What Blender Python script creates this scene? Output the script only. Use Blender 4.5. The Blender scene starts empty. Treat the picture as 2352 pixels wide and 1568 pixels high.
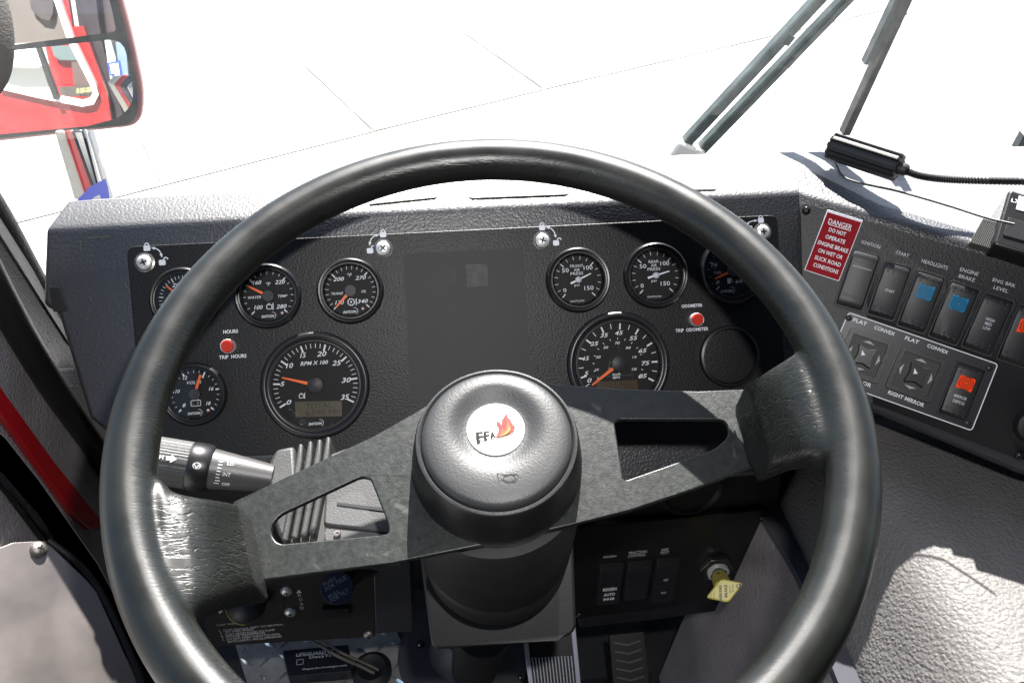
import bpy, bmesh, math, random
from mathutils import Vector, Matrix, noise
from mathutils.geometry import tessellate_polygon
random.seed(7)
S = bpy.context.scene
COL = S.collection
rad = math.radians

# ------------------------------------------------------------------ camera
F, CX, CY = 1881.0, 1176.0, 784.0
CAMP = Vector((0, 0, 2.35))
RC = (Matrix.Rotation(rad(-8), 3, 'Z') @ Matrix.Rotation(rad(53), 3, 'X') @ Matrix.Rotation(rad(1), 3, 'Z'))
cam = bpy.data.cameras.new('camera'); cam.sensor_width = 36; cam.lens = 36 * F / 2352
cam.clip_start = 0.02; cam.clip_end = 800
co = bpy.data.objects.new('camera', cam); COL.objects.link(co)
co.matrix_world = Matrix.Translation(CAMP) @ RC.to_4x4()
S.camera = co

# ------------------------------------------------------------------ sky, sun, flash, exposure
SUN_EL, SUN_AZ = 51, 13            # degrees; azimuth to the right of straight ahead (+Y)
sv = Vector((math.cos(rad(SUN_EL)) * math.sin(rad(SUN_AZ)), math.cos(rad(SUN_EL)) * math.cos(rad(SUN_AZ)), math.sin(rad(SUN_EL))))
w = bpy.data.worlds.new('World'); S.world = w; w.use_nodes = True
nt = w.node_tree; nt.nodes.clear()
sky = nt.nodes.new('ShaderNodeTexSky'); sky.sky_type = 'NISHITA'; sky.sun_disc = False
sky.sun_elevation = rad(SUN_EL); sky.sun_rotation = rad(SUN_AZ)
bg = nt.nodes.new('ShaderNodeBackground'); bg.inputs[1].default_value = 0.05
wo = nt.nodes.new('ShaderNodeOutputWorld')
nt.links.new(sky.outputs[0], bg.inputs[0]); nt.links.new(bg.outputs[0], wo.inputs[0])
sl = bpy.data.lights.new('sun', 'SUN'); sl.energy = 5; sl.angle = rad(0.5); sl.color = (1, .965, .92)
so = bpy.data.objects.new('sun', sl); COL.objects.link(so)
so.rotation_euler = sv.to_track_quat('Z', 'Y').to_euler()
# the photographer's fill flash, right above the lens: it throws the rim's soft second shadow on the gauges
fl = bpy.data.lights.new('camera_flash', 'SPOT'); fl.energy = 3.8; fl.shadow_soft_size = 0.012
fl.spot_size = rad(125); fl.spot_blend = .9; fl.color = (1, .985, .97)
fo = bpy.data.objects.new('camera_flash', fl); COL.objects.link(fo)
fo.matrix_world = Matrix.Translation(CAMP + RC @ Vector((.055, .085, .01))) @ RC.to_4x4()
S.view_settings.view_transform = 'Standard'; S.view_settings.look = 'None'
S.view_settings.exposure = 2.1; S.view_settings.gamma = 1; S.view_settings.use_curve_mapping = False
S.cycles.max_bounces = 8; S.cycles.transparent_max_bounces = 16
S.cycles.sample_clamp_indirect = 8

# ------------------------------------------------------------------ helpers
def ray(px, py):
    return RC @ Vector(((px - CX) / F, -(py - CY) / F, -1))
def at(px, py, Z):
    return CAMP + ray(px, py) * Z
class Frame:
    """a local plane: x right, y up, z out of the surface"""
    def __init__(s, o, x, y, z):
        s.o = o; s.x = x.normalized(); s.z = z.normalized()
        s.y = s.z.cross(s.x).normalized(); s.x = s.y.cross(s.z)
    def M(s, p=(0, 0, 0), rot=0):
        m = Matrix((s.x, s.y, s.z)).transposed().to_4x4(); m.translation = s.o
        return m @ Matrix.Translation(Vector(p)) @ Matrix.Rotation(rot, 4, 'Z')
    def P(s, px, py, z=0):
        d = ray(px, py); q = s.o + s.z * z
        t = (q - CAMP).dot(s.z) / d.dot(s.z)
        v = CAMP + d * t - s.o
        return Vector((v.dot(s.x), v.dot(s.y)))
    def P3(s, px, py, z=0):
        a = s.P(px, py, z); return Vector((a.x, a.y, z))
    def Wp(s, px, py, z=0):
        a = s.P(px, py, z); return s.o + s.x * a.x + s.y * a.y + s.z * z
    def L(s, v):
        v = v - s.o; return Vector((v.dot(s.x), v.dot(s.y), v.dot(s.z)))
    def sub(s, px, py, z=0, rot=0):
        """a frame on this surface, centred on a point of it"""
        a = s.P(px, py, z); o = s.o + s.x * a.x + s.y * a.y + s.z * z
        c, n = math.cos(rot), math.sin(rot)
        return Frame(o, s.x * c + s.y * n, s.y, s.z)
XW, YW, ZW = Vector((1, 0, 0)), Vector((0, 1, 0)), Vector((0, 0, 1))

class MB:
    def __init__(s): s.b = bmesh.new(); s.mats = []; s.cur = 0
    def use(s, m):
        if m not in s.mats: s.mats.append(m)
        s.cur = s.mats.index(m); return s
    def _f(s, vs):
        try: f = s.b.faces.new(vs); f.material_index = s.cur; return f
        except ValueError: return None
    def v(s, p): return s.b.verts.new(p)
    def prism(s, pts, z0, z1, holes=(), T=None, top_inset=0):
        T = T or Matrix.Identity(4)
        loops = [list(pts)] + [list(h) for h in holes]
        fl_ = [p for l in loops for p in l]
        tr = tessellate_polygon([[Vector((p[0], p[1], 0)) for p in l] for l in loops])
        A = [s.v(T @ Vector((p[0], p[1], z0))) for p in fl_]
        if z1 is None:
            for t in tr: s._f([A[i] for i in t])
            s.b.normal_update(); return s
        B = [s.v(T @ Vector((p[0], p[1], z1))) for p in fl_]
        if not holes and len(pts) > 2:
            s._f(A[::-1]); s._f(B)
        else:
            for t in tr: s._f([B[i] for i in t]); s._f([A[i] for i in t][::-1])
        k = 0
        for l in loops:
            n = len(l)
            for i in range(n):
                a, b = k + i, k + (i + 1) % n
                s._f([A[a], A[b], B[b], B[a]])
            k += n
        return s
    def flat(s, pts, z=0, T=None): return s.prism(pts, z, None, T=T)
    def box(s, x0, x1, y0, y1, z0, z1, T=None):
        return s.prism([(x0, y0), (x1, y0), (x1, y1), (x0, y1)], z0, z1, T=T)
    def lathe(s, prof, seg=48, T=None, c=(0, 0), closed=False, rfun=None):
        T = T or Matrix.Identity(4); rings = []
        for r, z in prof:
            if r <= 1e-6: rings.append([s.v(T @ Vector((c[0], c[1], z)))])
            else:
                ring = []
                for i in range(seg):
                    a = 2 * math.pi * i / seg; rr = r * (rfun(a, z) if rfun else 1)
                    ring.append(s.v(T @ Vector((c[0] + rr * math.cos(a), c[1] + rr * math.sin(a), z))))
                rings.append(ring)
        if closed: rings.append(rings[0])
        for a, b in zip(rings, rings[1:]):
            for i in range(seg):
                j = (i + 1) % seg
                if len(a) == 1 and len(b) == 1: continue
                if len(a) == 1: s._f([a[0], b[i], b[j]])
                elif len(b) == 1: s._f([a[i], a[j], b[0]])
                else: s._f([a[i], a[j], b[j], b[i]])
        return s
    def sweep(s, pts, sec, up=None, closed=False, caps=True):
        """pts: 3D points; sec: function(i, t)-> list of 2D offsets or radius"""
        n = len(pts); rings = []; prev = None
        for i, p in enumerate(pts):
            if closed: t = (pts[(i + 1) % n] - pts[i - 1])
            else: t = pts[min(i + 1, n - 1)] - pts[max(i - 1, 0)]
            t.normalize()
            u = up if up is not None else (prev if prev is not None else Vector((0.13, .2, .97)))
            u = (u - t * u.dot(t)).normalized(); prev = u; r = t.cross(u)
            rings.append([s.v(p + r * a + u * b) for a, b in sec(i)])
        m = len(rings[0]); R2 = rings + ([rings[0]] if closed else [])
        for a, b in zip(R2, R2[1:]):
            for k in range(m): s._f([a[k], a[(k + 1) % m], b[(k + 1) % m], b[k]])
        if caps and not closed: s._f(rings[0][::-1]); s._f(rings[-1])
        return s
    def tube(s, pts, r, seg=12, **k):
        f = (lambda i: r) if not callable(r) else r
        return s.sweep([Vector(p) for p in pts], lambda i: [(f(i) * math.cos(2 * math.pi * j / seg), f(i) * math.sin(2 * math.pi * j / seg)) for j in range(seg)], **k)
    def strip(s, pts, wd, z, T=None, closed=False):
        """flat line of width wd on the surface"""
        T = T or Matrix.Identity(4); n = len(pts); L = []; R = []
        for i in range(n):
            a = pts[(i - 1) % n] if (closed or i > 0) else pts[i]; b = pts[(i + 1) % n] if (closed or i < n - 1) else pts[i]
            d = Vector((b[0] - a[0], b[1] - a[1])); d.normalize(); q = Vector((-d.y, d.x)) * wd / 2
            L.append(s.v(T @ Vector((pts[i][0] + q.x, pts[i][1] + q.y, z)))); R.append(s.v(T @ Vector((pts[i][0] - q.x, pts[i][1] - q.y, z))))
        for i in range(n if closed else n - 1):
            j = (i + 1) % n; s._f([R[i], R[j], L[j], L[i]])
        return s
    def disc(s, c, r, z, seg=24): return s.flat([(c[0] + r * math.cos(2 * math.pi * i / seg), c[1] + r * math.sin(2 * math.pi * i / seg)) for i in range(seg)], z)
    def text(s, txt, c, wd, h, z, rot=0, shear=0, bold=0, align='C'):
        vs, tr = glyphs(txt, shear, bold)
        x0 = min(v[0] for v in vs); x1 = max(v[0] for v in vs); y0 = min(v[1] for v in vs); y1 = max(v[1] for v in vs)
        sy = h / max(y1 - y0, 1e-6); sx = (wd / (x1 - x0)) if wd else sy
        T = Matrix.Translation((c[0], c[1], z)) @ Matrix.Rotation(rot, 4, 'Z')
        ox = x0 if align == 'L' else (x0 + x1) / 2
        V = [s.v(T @ Vector(((v[0] - ox) * sx, (v[1] - (y0 + y1) / 2) * sy, 0))) for v in vs]
        for t in tr: s._f([V[i] for i in t])
        return s
    def build(s, name, mat=None, parent=None, bevel=0, seg=2, smooth=40, label=None, recalc=True, sub=0):
        if recalc: bmesh.ops.recalc_face_normals(s.b, faces=s.b.faces)
        me = bpy.data.meshes.new(name); s.b.to_mesh(me); s.b.free()
        for m in ([mat] if mat is not None else s.mats): me.materials.append(m)
        if mat is not None:
            for p in me.polygons: p.material_index = 0
        me.shade_smooth()
        try: me.set_sharp_from_angle(angle=rad(smooth))
        except Exception: pass
        o = bpy.data.objects.new(name, me); COL.objects.link(o)
        if parent is not None: o.parent = parent
        if bevel:
            m = o.modifiers.new('b', 'BEVEL'); m.width = bevel; m.segments = seg; m.limit_method = 'ANGLE'; m.angle_limit = rad(35)
            m.harden_normals = False
        if sub:
            m = o.modifiers.new('s', 'SUBSURF'); m.levels = m.render_levels = sub
        if label: o['label'] = label
        return o
_g = {}
def glyphs(txt, shear, bold):
    k = (txt, shear, bold)
    if k in _g: return _g[k]
    c = bpy.data.curves.new('lettering', 'FONT'); c.body = txt; c.size = 1; c.shear = shear; c.offset = bold; c.resolution_u = 2
    o = bpy.data.objects.new('lettering', c); COL.objects.link(o)
    dg = bpy.context.evaluated_depsgraph_get(); dg.update()
    me = bpy.data.meshes.new_from_object(o.evaluated_get(dg))
    vs = [tuple(v.co) for v in me.vertices]; tr = [tuple(p.vertices) for p in me.polygons]
    bpy.data.objects.remove(o); bpy.data.curves.remove(c); bpy.data.meshes.remove(me)
    _g[k] = (vs, tr); return _g[k]

def thing(name, label, cat, M=None, group=None, kind=None):
    o = bpy.data.objects.new(name, None); COL.objects.link(o); o.empty_display_size = .02
    if M is not None: o.matrix_world = M
    o['label'] = label; o['category'] = cat
    if group: o['group'] = group
    if kind: o['kind'] = kind
    return o
def tag(o, label, cat, group=None):
    o['label'] = label; o['category'] = cat
    if group: o['group'] = group
    return o
def rrect(w_, h_, r, n=5, c=(0, 0)):
    out = []
    for sx, sy, a0 in ((1, 1, 0), (-1, 1, 90), (-1, -1, 180), (1, -1, 270)):
        for i in range(n + 1):
            a = rad(a0 + 90 * i / n)
            out.append((c[0] + sx * (w_ / 2 - r) + r * math.cos(a), c[1] + sy * (h_ / 2 - r) + r * math.sin(a)))
    return out
def rpoly(pts, r, n=4):
    """round the corners of a 2D polygon"""
    out = []; N = len(pts)
    for i in range(N):
        p = Vector(pts[i]).to_2d(); a = Vector(pts[i - 1]).to_2d(); b = Vector(pts[(i + 1) % N]).to_2d()
        da = (a - p); db = (b - p); rr = r[i] if isinstance(r, (list, tuple)) else r
        k = min(rr, da.length * .45, db.length * .45)
        s0 = p + da.normalized() * k; s1 = p + db.normalized() * k
        for j in range(n + 1):
            t = j / n; out.append(((1 - t) ** 2 * s0 + 2 * t * (1 - t) * p + t * t * s1))
    return out
def arc(c, r, a0, a1, n=12): return [(c[0] + r * math.cos(rad(a0 + (a1 - a0) * i / n)), c[1] + r * math.sin(rad(a0 + (a1 - a0) * i / n))) for i in range(n + 1)]
def lerp(a, b, t): return a + (b - a) * t
def catmull(pts, n=8):
    pts = [Vector(p) for p in pts]; P_ = [pts[0] * 2 - pts[1]] + pts + [pts[-1] * 2 - pts[-2]]; out = []
    for i in range(1, len(P_) - 2):
        a, b, c, d = P_[i - 1:i + 3]
        for j in range(n):
            t = j / n
            out.append(.5 * ((2 * b) + (c - a) * t + (2 * a - 5 * b + 4 * c - d) * t * t + (3 * b - a - 3 * c + d) * t ** 3))
    out.append(pts[-1]); return out

# ------------------------------------------------------------------ materials
_m = {}
def mat(name, col, rough=.5, metal=0, bump=None, var=0, vscale=30, spec=.5, emis=None, coat=0, rvar=0, kind='noise', dust=None):
    if name in _m: return _m[name]
    m = bpy.data.materials.new(name); m.use_nodes = True; n = m.node_tree; b = n.nodes['Principled BSDF']
    b.inputs['Base Color'].default_value = (*col, 1); b.inputs['Roughness'].default_value = rough
    b.inputs['Metallic'].default_value = metal; b.inputs['Specular IOR Level'].default_value = spec
    b.inputs['Coat Weight'].default_value = coat
    tc = n.nodes.new('ShaderNodeTexCoord')
    def nz(sc, det=3, vec=None, dist=0):
        t = n.nodes.new('ShaderNodeTexNoise'); t.inputs['Scale'].default_value = sc; t.inputs['Detail'].default_value = det
        t.inputs['Distortion'].default_value = dist
        n.links.new(vec or tc.outputs['Object'], t.inputs['Vector']); return t
    if emis: b.inputs['Emission Color'].default_value = (*emis[0], 1); b.inputs['Emission Strength'].default_value = emis[1]
    colsock = None
    if var:
        t = nz(vscale, 4); r = n.nodes.new('ShaderNodeMapRange')
        r.inputs['From Min'].default_value = .3; r.inputs['From Max'].default_value = .7
        r.inputs['To Min'].default_value = 1 - var; r.inputs['To Max'].default_value = 1 + var
        n.links.new(t.outputs['Fac'], r.inputs['Value'])
        mx = n.nodes.new('ShaderNodeMix'); mx.data_type = 'RGBA'; mx.blend_type = 'MULTIPLY'; mx.inputs[0].default_value = 1
        mx.inputs[6].default_value = (*col, 1); cc = n.nodes.new('ShaderNodeCombineColor')
        for k in range(3): n.links.new(r.outputs[0], cc.inputs[k])
        n.links.new(cc.outputs[0], mx.inputs[7]); colsock = mx.outputs[2]
    if dust:   # (colour, scale, threshold, amount)
        t = nz(dust[1], 6, dist=.6); r = n.nodes.new('ShaderNodeMapRange'); r.interpolation_type = 'SMOOTHSTEP'
        r.inputs['From Min'].default_value = dust[2]; r.inputs['From Max'].default_value = dust[2] + .12
        r.inputs['To Max'].default_value = dust[3]
        n.links.new(t.outputs['Fac'], r.inputs['Value'])
        mx = n.nodes.new('ShaderNodeMix'); mx.data_type = 'RGBA'; n.links.new(r.outputs[0], mx.inputs[0])
        mx.inputs[6].default_value = (*col, 1); mx.inputs[7].default_value = (*dust[0], 1)
        if colsock: n.links.new(colsock, mx.inputs[6])
        colsock = mx.outputs[2]
    if colsock: n.links.new(colsock, b.inputs['Base Color'])
    if rvar:
        t = nz(vscale * 1.7, 4); r = n.nodes.new('ShaderNodeMapRange')
        r.inputs['From Min'].default_value = .3; r.inputs['From Max'].default_value = .7
        r.inputs['To Min'].default_value = rough - rvar; r.inputs['To Max'].default_value = rough + rvar
        n.links.new(t.outputs['Fac'], r.inputs['Value']); n.links.new(r.outputs[0], b.inputs['Roughness'])
    if bump:
        sc, dist = bump[0], bump[1]; bp = n.nodes.new('ShaderNodeBump'); bp.inputs['Distance'].default_value = dist; bp.inputs['Strength'].default_value = 1
        if kind == 'noise': t = nz(sc, 2); h = t.outputs['Fac']
        elif kind == 'pebble':
            w_ = nz(sc * .8, 2); a = n.nodes.new('ShaderNodeVectorMath'); a.operation = 'MULTIPLY_ADD'
            n.links.new(w_.outputs['Color'], a.inputs[0]); a.inputs[1].default_value = (1.1 / sc,) * 3; n.links.new(tc.outputs['Object'], a.inputs[2])
            t = n.nodes.new('ShaderNodeTexVoronoi'); t.feature = 'SMOOTH_F1'; t.inputs['Scale'].default_value = sc; t.inputs['Smoothness'].default_value = .5
            n.links.new(a.outputs[0], t.inputs['Vector']); iv = n.nodes.new('ShaderNodeMath'); iv.operation = 'SUBTRACT'; iv.inputs[0].default_value = 1
            n.links.new(t.outputs['Distance'], iv.inputs[1]); h = iv.outputs[0]
        elif kind == 'wrinkle':      # creased leather: long thin ridges running along x
            mp = n.nodes.new('ShaderNodeMapping'); mp.inputs['Scale'].default_value = (.22, 1, .3)
            n.links.new(tc.outputs['Object'], mp.inputs['Vector'])
            def ridge(sc_, wd_, det):
                t_ = nz(sc_, det, mp.outputs[0], .25); q1 = n.nodes.new('ShaderNodeMath'); q1.operation = 'SUBTRACT'; q1.inputs[1].default_value = .5
                q2 = n.nodes.new('ShaderNodeMath'); q2.operation = 'ABSOLUTE'; q3 = n.nodes.new('ShaderNodeMapRange'); q3.interpolation_type = 'SMOOTHSTEP'; q3.inputs['From Max'].default_value = wd_
                n.links.new(t_.outputs['Fac'], q1.inputs[0]); n.links.new(q1.outputs[0], q2.inputs[0]); n.links.new(q2.outputs[0], q3.inputs['Value']); return q3.outputs[0]
            r1_, r2_ = ridge(sc, .035, 2), ridge(sc * 1.9, .05, 2); f2 = nz(620, 2)
            ad = n.nodes.new('ShaderNodeMath'); ad.operation = 'MULTIPLY_ADD'; ad.inputs[1].default_value = .6
            n.links.new(r2_, ad.inputs[0]); n.links.new(r1_, ad.inputs[2])
            # the creases belong to the grip pads, inside the rim's circle
            sx_ = n.nodes.new('ShaderNodeVectorMath'); sx_.operation = 'MULTIPLY'; sx_.inputs[1].default_value = (1, 1, 0); ln_ = n.nodes.new('ShaderNodeVectorMath'); ln_.operation = 'LENGTH'
            n.links.new(tc.outputs['Object'], sx_.inputs[0]); n.links.new(sx_.outputs[0], ln_.inputs[0])
            mk = n.nodes.new('ShaderNodeMapRange'); mk.inputs['From Min'].default_value = .214; mk.inputs['From Max'].default_value = .190
            n.links.new(ln_.outputs['Value'], mk.inputs['Value']); mm_ = n.nodes.new('ShaderNodeMath'); mm_.operation = 'MULTIPLY'
            n.links.new(ad.outputs[0], mm_.inputs[0]); n.links.new(mk.outputs[0], mm_.inputs[1]); ad = mm_
            a2 = n.nodes.new('ShaderNodeMath'); a2.operation = 'MULTIPLY_ADD'; a2.inputs[1].default_value = .09
            n.links.new(f2.outputs['Fac'], a2.inputs[0]); n.links.new(ad.outputs[0], a2.inputs[2]); h = a2.outputs[0]
        n.links.new(h, bp.inputs['Height']); n.links.new(bp.outputs[0], b.inputs['Normal'])
    _m[name] = m; return m
def glass(name, tint=(1, 1, 1), refl=1.0, dust=0):
    if name in _m: return _m[name]
    m = bpy.data.materials.new(name); m.use_nodes = True; n = m.node_tree; n.nodes.clear()
    o = n.nodes.new('ShaderNodeOutputMaterial'); mx = n.nodes.new('ShaderNodeMixShader'); t = n.nodes.new('ShaderNodeBsdfTransparent'); t.inputs[0].default_value = (*tint, 1)
    g = n.nodes.new('ShaderNodeBsdfGlossy'); g.inputs['Roughness'].default_value = .02; fr = n.nodes.new('ShaderNodeLayerWeight')
    pw = n.nodes.new('ShaderNodeMath'); pw.operation = 'POWER'; pw.inputs[1].default_value = 5; n.links.new(fr.outputs['Facing'], pw.inputs[0])
    mu = n.nodes.new('ShaderNodeMath'); mu.operation = 'MULTIPLY_ADD'; mu.inputs[1].default_value = .9 * refl; mu.inputs[2].default_value = .05 * refl
    n.links.new(pw.outputs[0], mu.inputs[0]); n.links.new(mu.outputs[0], mx.inputs[0])
    base = t.outputs[0]
    if dust:     # a thin film of dust that scatters the sun
        tl = n.nodes.new('ShaderNodeBsdfTranslucent'); tl.inputs[0].default_value = (.80, .86, .86, 1); m2 = n.nodes.new('ShaderNodeMixShader')
        tc = n.nodes.new('ShaderNodeTexCoord'); nz = n.nodes.new('ShaderNodeTexNoise'); nz.inputs['Scale'].default_value = 55; nz.inputs['Detail'].default_value = 6
        mr_ = n.nodes.new('ShaderNodeMapRange'); mr_.inputs['From Min'].default_value = .3; mr_.inputs['From Max'].default_value = .75; mr_.inputs['To Min'].default_value = dust * .6; mr_.inputs['To Max'].default_value = dust * 1.7
        n.links.new(tc.outputs['Object'], nz.inputs['Vector']); n.links.new(nz.outputs['Fac'], mr_.inputs['Value']); n.links.new(mr_.outputs[0], m2.inputs[0])
        n.links.new(base, m2.inputs[1]); n.links.new(tl.outputs[0], m2.inputs[2]); base = m2.outputs[0]
    n.links.new(base, mx.inputs[1]); n.links.new(g.outputs[0], mx.inputs[2]); n.links.new(mx.outputs[0], o.inputs[0])
    _m[name] = m; return m

M_DASH = mat('textured_dash_plastic', (.019, .0195, .0235), .40, bump=(470, .0005), var=.2, vscale=9, spec=1.0)
M_DTOP = mat('sunlit_dash_top', (.19, .192, .196), .40, bump=(420, .0003), var=.12, vscale=12, spec=.9)  # paler copy of the dash plastic; the sun's glare on top is in the colour
M_CHAM = mat('bevelled_brow', (.062, .062, .063), .42, bump=(440, .0005), var=.15, vscale=12, spec=.9)  # dash plastic again, lightened in colour for the brightly lit brow
M_PLATE = mat('fine_grain_panel', (.0066, .0062, .0064), .46, bump=(520, .00034), var=.2, vscale=12, spec=.35)
M_WPLATE = mat('control_panel_plastic', (.0105, .0105, .0125), .48, bump=(560, .0003), var=.15, vscale=14, spec=.4)
M_RIM = mat('black_rim_leather', (.0062, .0070, .0058), .38, bump=(140, .00020), var=.3, vscale=26, rvar=.05, kind='wrinkle')
M_PAD_ = 0 and mat('creased_leather', (.0105, .012, .0108), .42, bump=(190, .00024), kind='wrinkle')
M_SPOKE = mat('worn_black_metal', (.0095, .0118, .0106), .38, bump=(700, .00010), var=.25, vscale=160, rvar=.05, dust=((.12, .13, .125), 60, .62, .3))
M_HORN = mat('horn_button_rubber', (.028, .029, .030), .5, bump=(600, .00011), var=.12, vscale=30, kind='pebble')
M_HUBCUP = mat('hub_cup_plastic', (.006, .0058, .0058), .38, bump=(300, .00012), var=.3, vscale=30, rvar=.08)
M_BEZEL = mat('gloss_bezel', (.010, .0095, .010), .33, bump=(300, .00003))
M_BLACK = mat('matt_black', (.008, .008, .009), .55)
M_BLKP = mat('black_plastic', (.009, .009, .0095), .4, bump=(600, .0001), var=.15)
M_DIAL = mat('gauge_dial', (.0055, .005, .005), .6, spec=.3)
M_WHITE = mat('printed_white', (.72, .74, .76), .5)
M_DIM = mat('printed_grey', (.58, .58, .60), .5)
M_FAINT = mat('faint_print', (.05, .045, .05), .6)
M_ORANGE = mat('orange_needle', (.85, .14, .02), .4)
M_RED = mat('red_button', (.55, .035, .02), .25, coat=.3)
M_REDLBL = mat('red_label', (.26, .003, .009), .6, var=.06, spec=.12)
M_CHROME = mat('bright_metal', (.66, .65, .63), .38, .55, bump=(300, .00006))
M_STEEL = mat('brushed_steel', (.27, .243, .232), .52, .95, bump=(90, .0001), var=.12, vscale=9, rvar=.08)
M_RUBBER = mat('grey_rubber', (.036, .037, .036), .55, bump=(500, .0002), var=.2, vscale=50)
M_LEVER = mat('stalk_plastic', (.05, .049, .049), .42, bump=(900, .00008))
M_VINYL = mat('engine_cover_vinyl', (.125, .119, .116), .6, bump=(290, .0011), var=.12, vscale=12, kind='pebble', spec=.35)
M_VINYL2 = mat('grey_door_vinyl', (.23, .21, .215), .65, bump=(330, .001), var=.15, vscale=14, kind='pebble')
M_VINYL3 = mat('footwell_vinyl', (.19, .17, .178), .65, bump=(300, .001), var=.15, vscale=14, kind='pebble')
M_TRIM = mat('smooth_grey_trim', (.055, .055, .065), .75, spec=.1)
M_GLASS = glass('thin_dusty_glass', dust=.012); M_LENS = glass('gauge_glass', (.97, .97, .97), .6)

# ------------------------------------------------------------------ frames of the main surfaces
dn = Vector((0, -math.cos(rad(37)), math.sin(rad(37))))            # dash face looks back and up
DASH = Frame(at(1070, 700, .76), XW, None, dn)
wc = at(1133.4, 938.4, .5107)                                       # centre of the rim
a_, b_ = .5895, .0087
wn = RC @ Vector((math.sin(b_), math.cos(b_) * math.sin(a_), math.cos(b_) * math.cos(a_)))
WHEEL = Frame(wc, XW - RC @ Vector((0, 0, 0)), None, wn)
FLOOR_Z = CAMP.z - 1.14
LOWER = Frame(Vector((0, .56, CAMP.z - .7)), XW, None, -YW)        # upright panels under the dash
LWALL = Frame(Vector((-.36, .4, CAMP.z - .5)), YW, None, XW)       # door side
r1 = DASH.Wp(1838, 442); r2 = DASH.Wp(1864, 900); r3 = at(2300, 800, .75)
wnrm = (r2 - r1).cross(r3 - r1).normalized()
if wnrm.dot(CAMP - r1) < 0: wnrm = -wnrm
WING0 = Frame(r1, XW, None, wnrm)
WING = Frame(WING0.Wp(2100, 700), WING0.Wp(2272, 590) - WING0.Wp(1979, 505), None, wnrm)
def lz(fr, px, py): return (fr.Wp(px, py) - CAMP).dot(RC @ Vector((0, 0, -1)))
def pxm(fr, px, py, w_, h_):
    """pixel width/height at a point of a surface in metres on that surface"""
    a = fr.P(px - w_ / 2, py); b = fr.P(px + w_ / 2, py); c = fr.P(px, py - h_ / 2); d = fr.P(px, py + h_ / 2)
    return (a - b).length, (c - d).length

# ------------------------------------------------------------------ ground outside
M_CONC = mat('sunlit_concrete', (.31, .305, .295), .85, bump=(60, .002), var=.10, vscale=1.5)
m = MB(); m.flat([(-400, -400), (400, -400), (400, 400), (-400, 400)], 0)
gr = m.build('ground', M_CONC); gr['kind'] = 'structure'
GF = Frame(Vector((0, 0, 0)), XW, None, ZW)
M_JOINT = mat('joint_sealant', (.235, .235, .21), .9, var=.3, vscale=3)
m = MB()
def gl(p, q, wd, ext=0):
    a = GF.P(*p); b = GF.P(*q); d = (b - a).normalized(); a = a - d * ext; b = b + d * ext
    gl.z = getattr(gl, 'z', .004) + .0006; m.strip([a, b], wd, gl.z)
gl((0, 519), (860, 300), .045); gl((860, 300), (1250, 205), .035); gl((1250, 205), (2049, 19), .028, 0)
gl((375, 425), (308, 278), .02); gl((860, 300), (700, 150), .022); gl((1250, 205), (1065, 75), .02)
gl((335, 228), (760, 140), .012)
jo = m.build('ground_joints', M_JOINT); jo['kind'] = 'structure'

# ------------------------------------------------------------------ cab shell (around and above the camera)
M_CAB = mat('cab_headliner', (.022, .022, .023), .9)
M_FLOOR = mat('cab_floor_rubber', (.02, .02, .021), .6, bump=(200, .0006), var=.2)
cz = CAMP.z
m = MB(); m.box(-.46, 1.7, -.9, .50, cz + .40, cz + .46)
o = m.build('cab_ceiling', M_CAB, bevel=.01); o['kind'] = 'structure'
m = MB(); m.box(-.62, 1.7, -.94, -.9, cz - 1.14, cz + .46)
o = m.build('cab_back_wall', M_CAB); o['kind'] = 'structure'
m = MB(); m.box(1.40, 1.44, -.9, .60, cz - 1.14, cz - .30); m.box(1.40, 1.44, -.9, -.05, cz - .30, cz + .40); m.box(1.40, 1.44, -.05, .50, cz + .25, cz + .40)
m.box(-.46, -.43, -.9, -.20, cz - 1.14, cz + .40)
o = m.build('cab_side_wall', M_CAB); o['kind'] = 'structure'
m = MB(); m.box(-.6, 1.7, -.9, 1.0, cz - 1.18, cz - 1.14)
o = m.build('cab_floor', M_FLOOR); o['kind'] = 'structure'
m = MB(); m.box(-.45, 1.7, .80, .83, cz - 1.14, cz - .58)
o = m.build('cab_front_wall', mat('firewall_black', (.012, .012, .013), .7)); o['kind'] = 'structure'

# ------------------------------------------------------------------ dashboard
dash = thing('dashboard', 'long dark grained dashboard with a sloping brow behind the steering wheel', 'dashboard', DASH.M())
y0 = DASH.P(1050, 478).y; 
topx = [DASH.P(px, py).x for px, py in ((100, 537), (600, 500), (1050, 478), (1640, 445), (1838, 442))]
CH = Frame(DASH.Wp(1050, 478, -.003), DASH.x, None, (DASH.z * math.cos(rad(39)) + DASH.y * math.sin(rad(39))))
chw = [CH.Wp(*p) for p in ((150, 466), (600, 440), (1050, 420), (1640, 388), (1838, 378))]
mid = chw[2]; zt = mid.z
for v_ in chw: pass
TOPF = Frame(Vector((0, .7, zt)), XW, None, ZW)
tpw = [TOPF.Wp(*p) for p in ((172, 458), (600, 425), (1050, 392), (1570, 352), (1860, 345))]
m = MB()
A = [m.v((x, y0, -.003)) for x in topx]
C_ = [m.v(DASH.L(Vector((v_.x, v_.y, zt)))) for v_ in chw]
T_ = [m.v(DASH.L(v_)) for v_ in tpw]
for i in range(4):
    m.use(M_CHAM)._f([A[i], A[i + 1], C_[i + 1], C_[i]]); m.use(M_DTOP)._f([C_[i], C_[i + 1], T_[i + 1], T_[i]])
m.use(M_DASH)
low = [DASH.P3(px, py, -.003) for px, py in ((1864, 902), (1806, 1088), (1430, 1115), (900, 1100), (590, 1062), (330, 1062), (205, 960), (132, 720), (97, 700))]
lf = [m.v(p) for p in low]
face = [A[0]] + lf[::-1] + [A[4], A[3], A[2], A[1]]
m._f(face)
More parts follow.
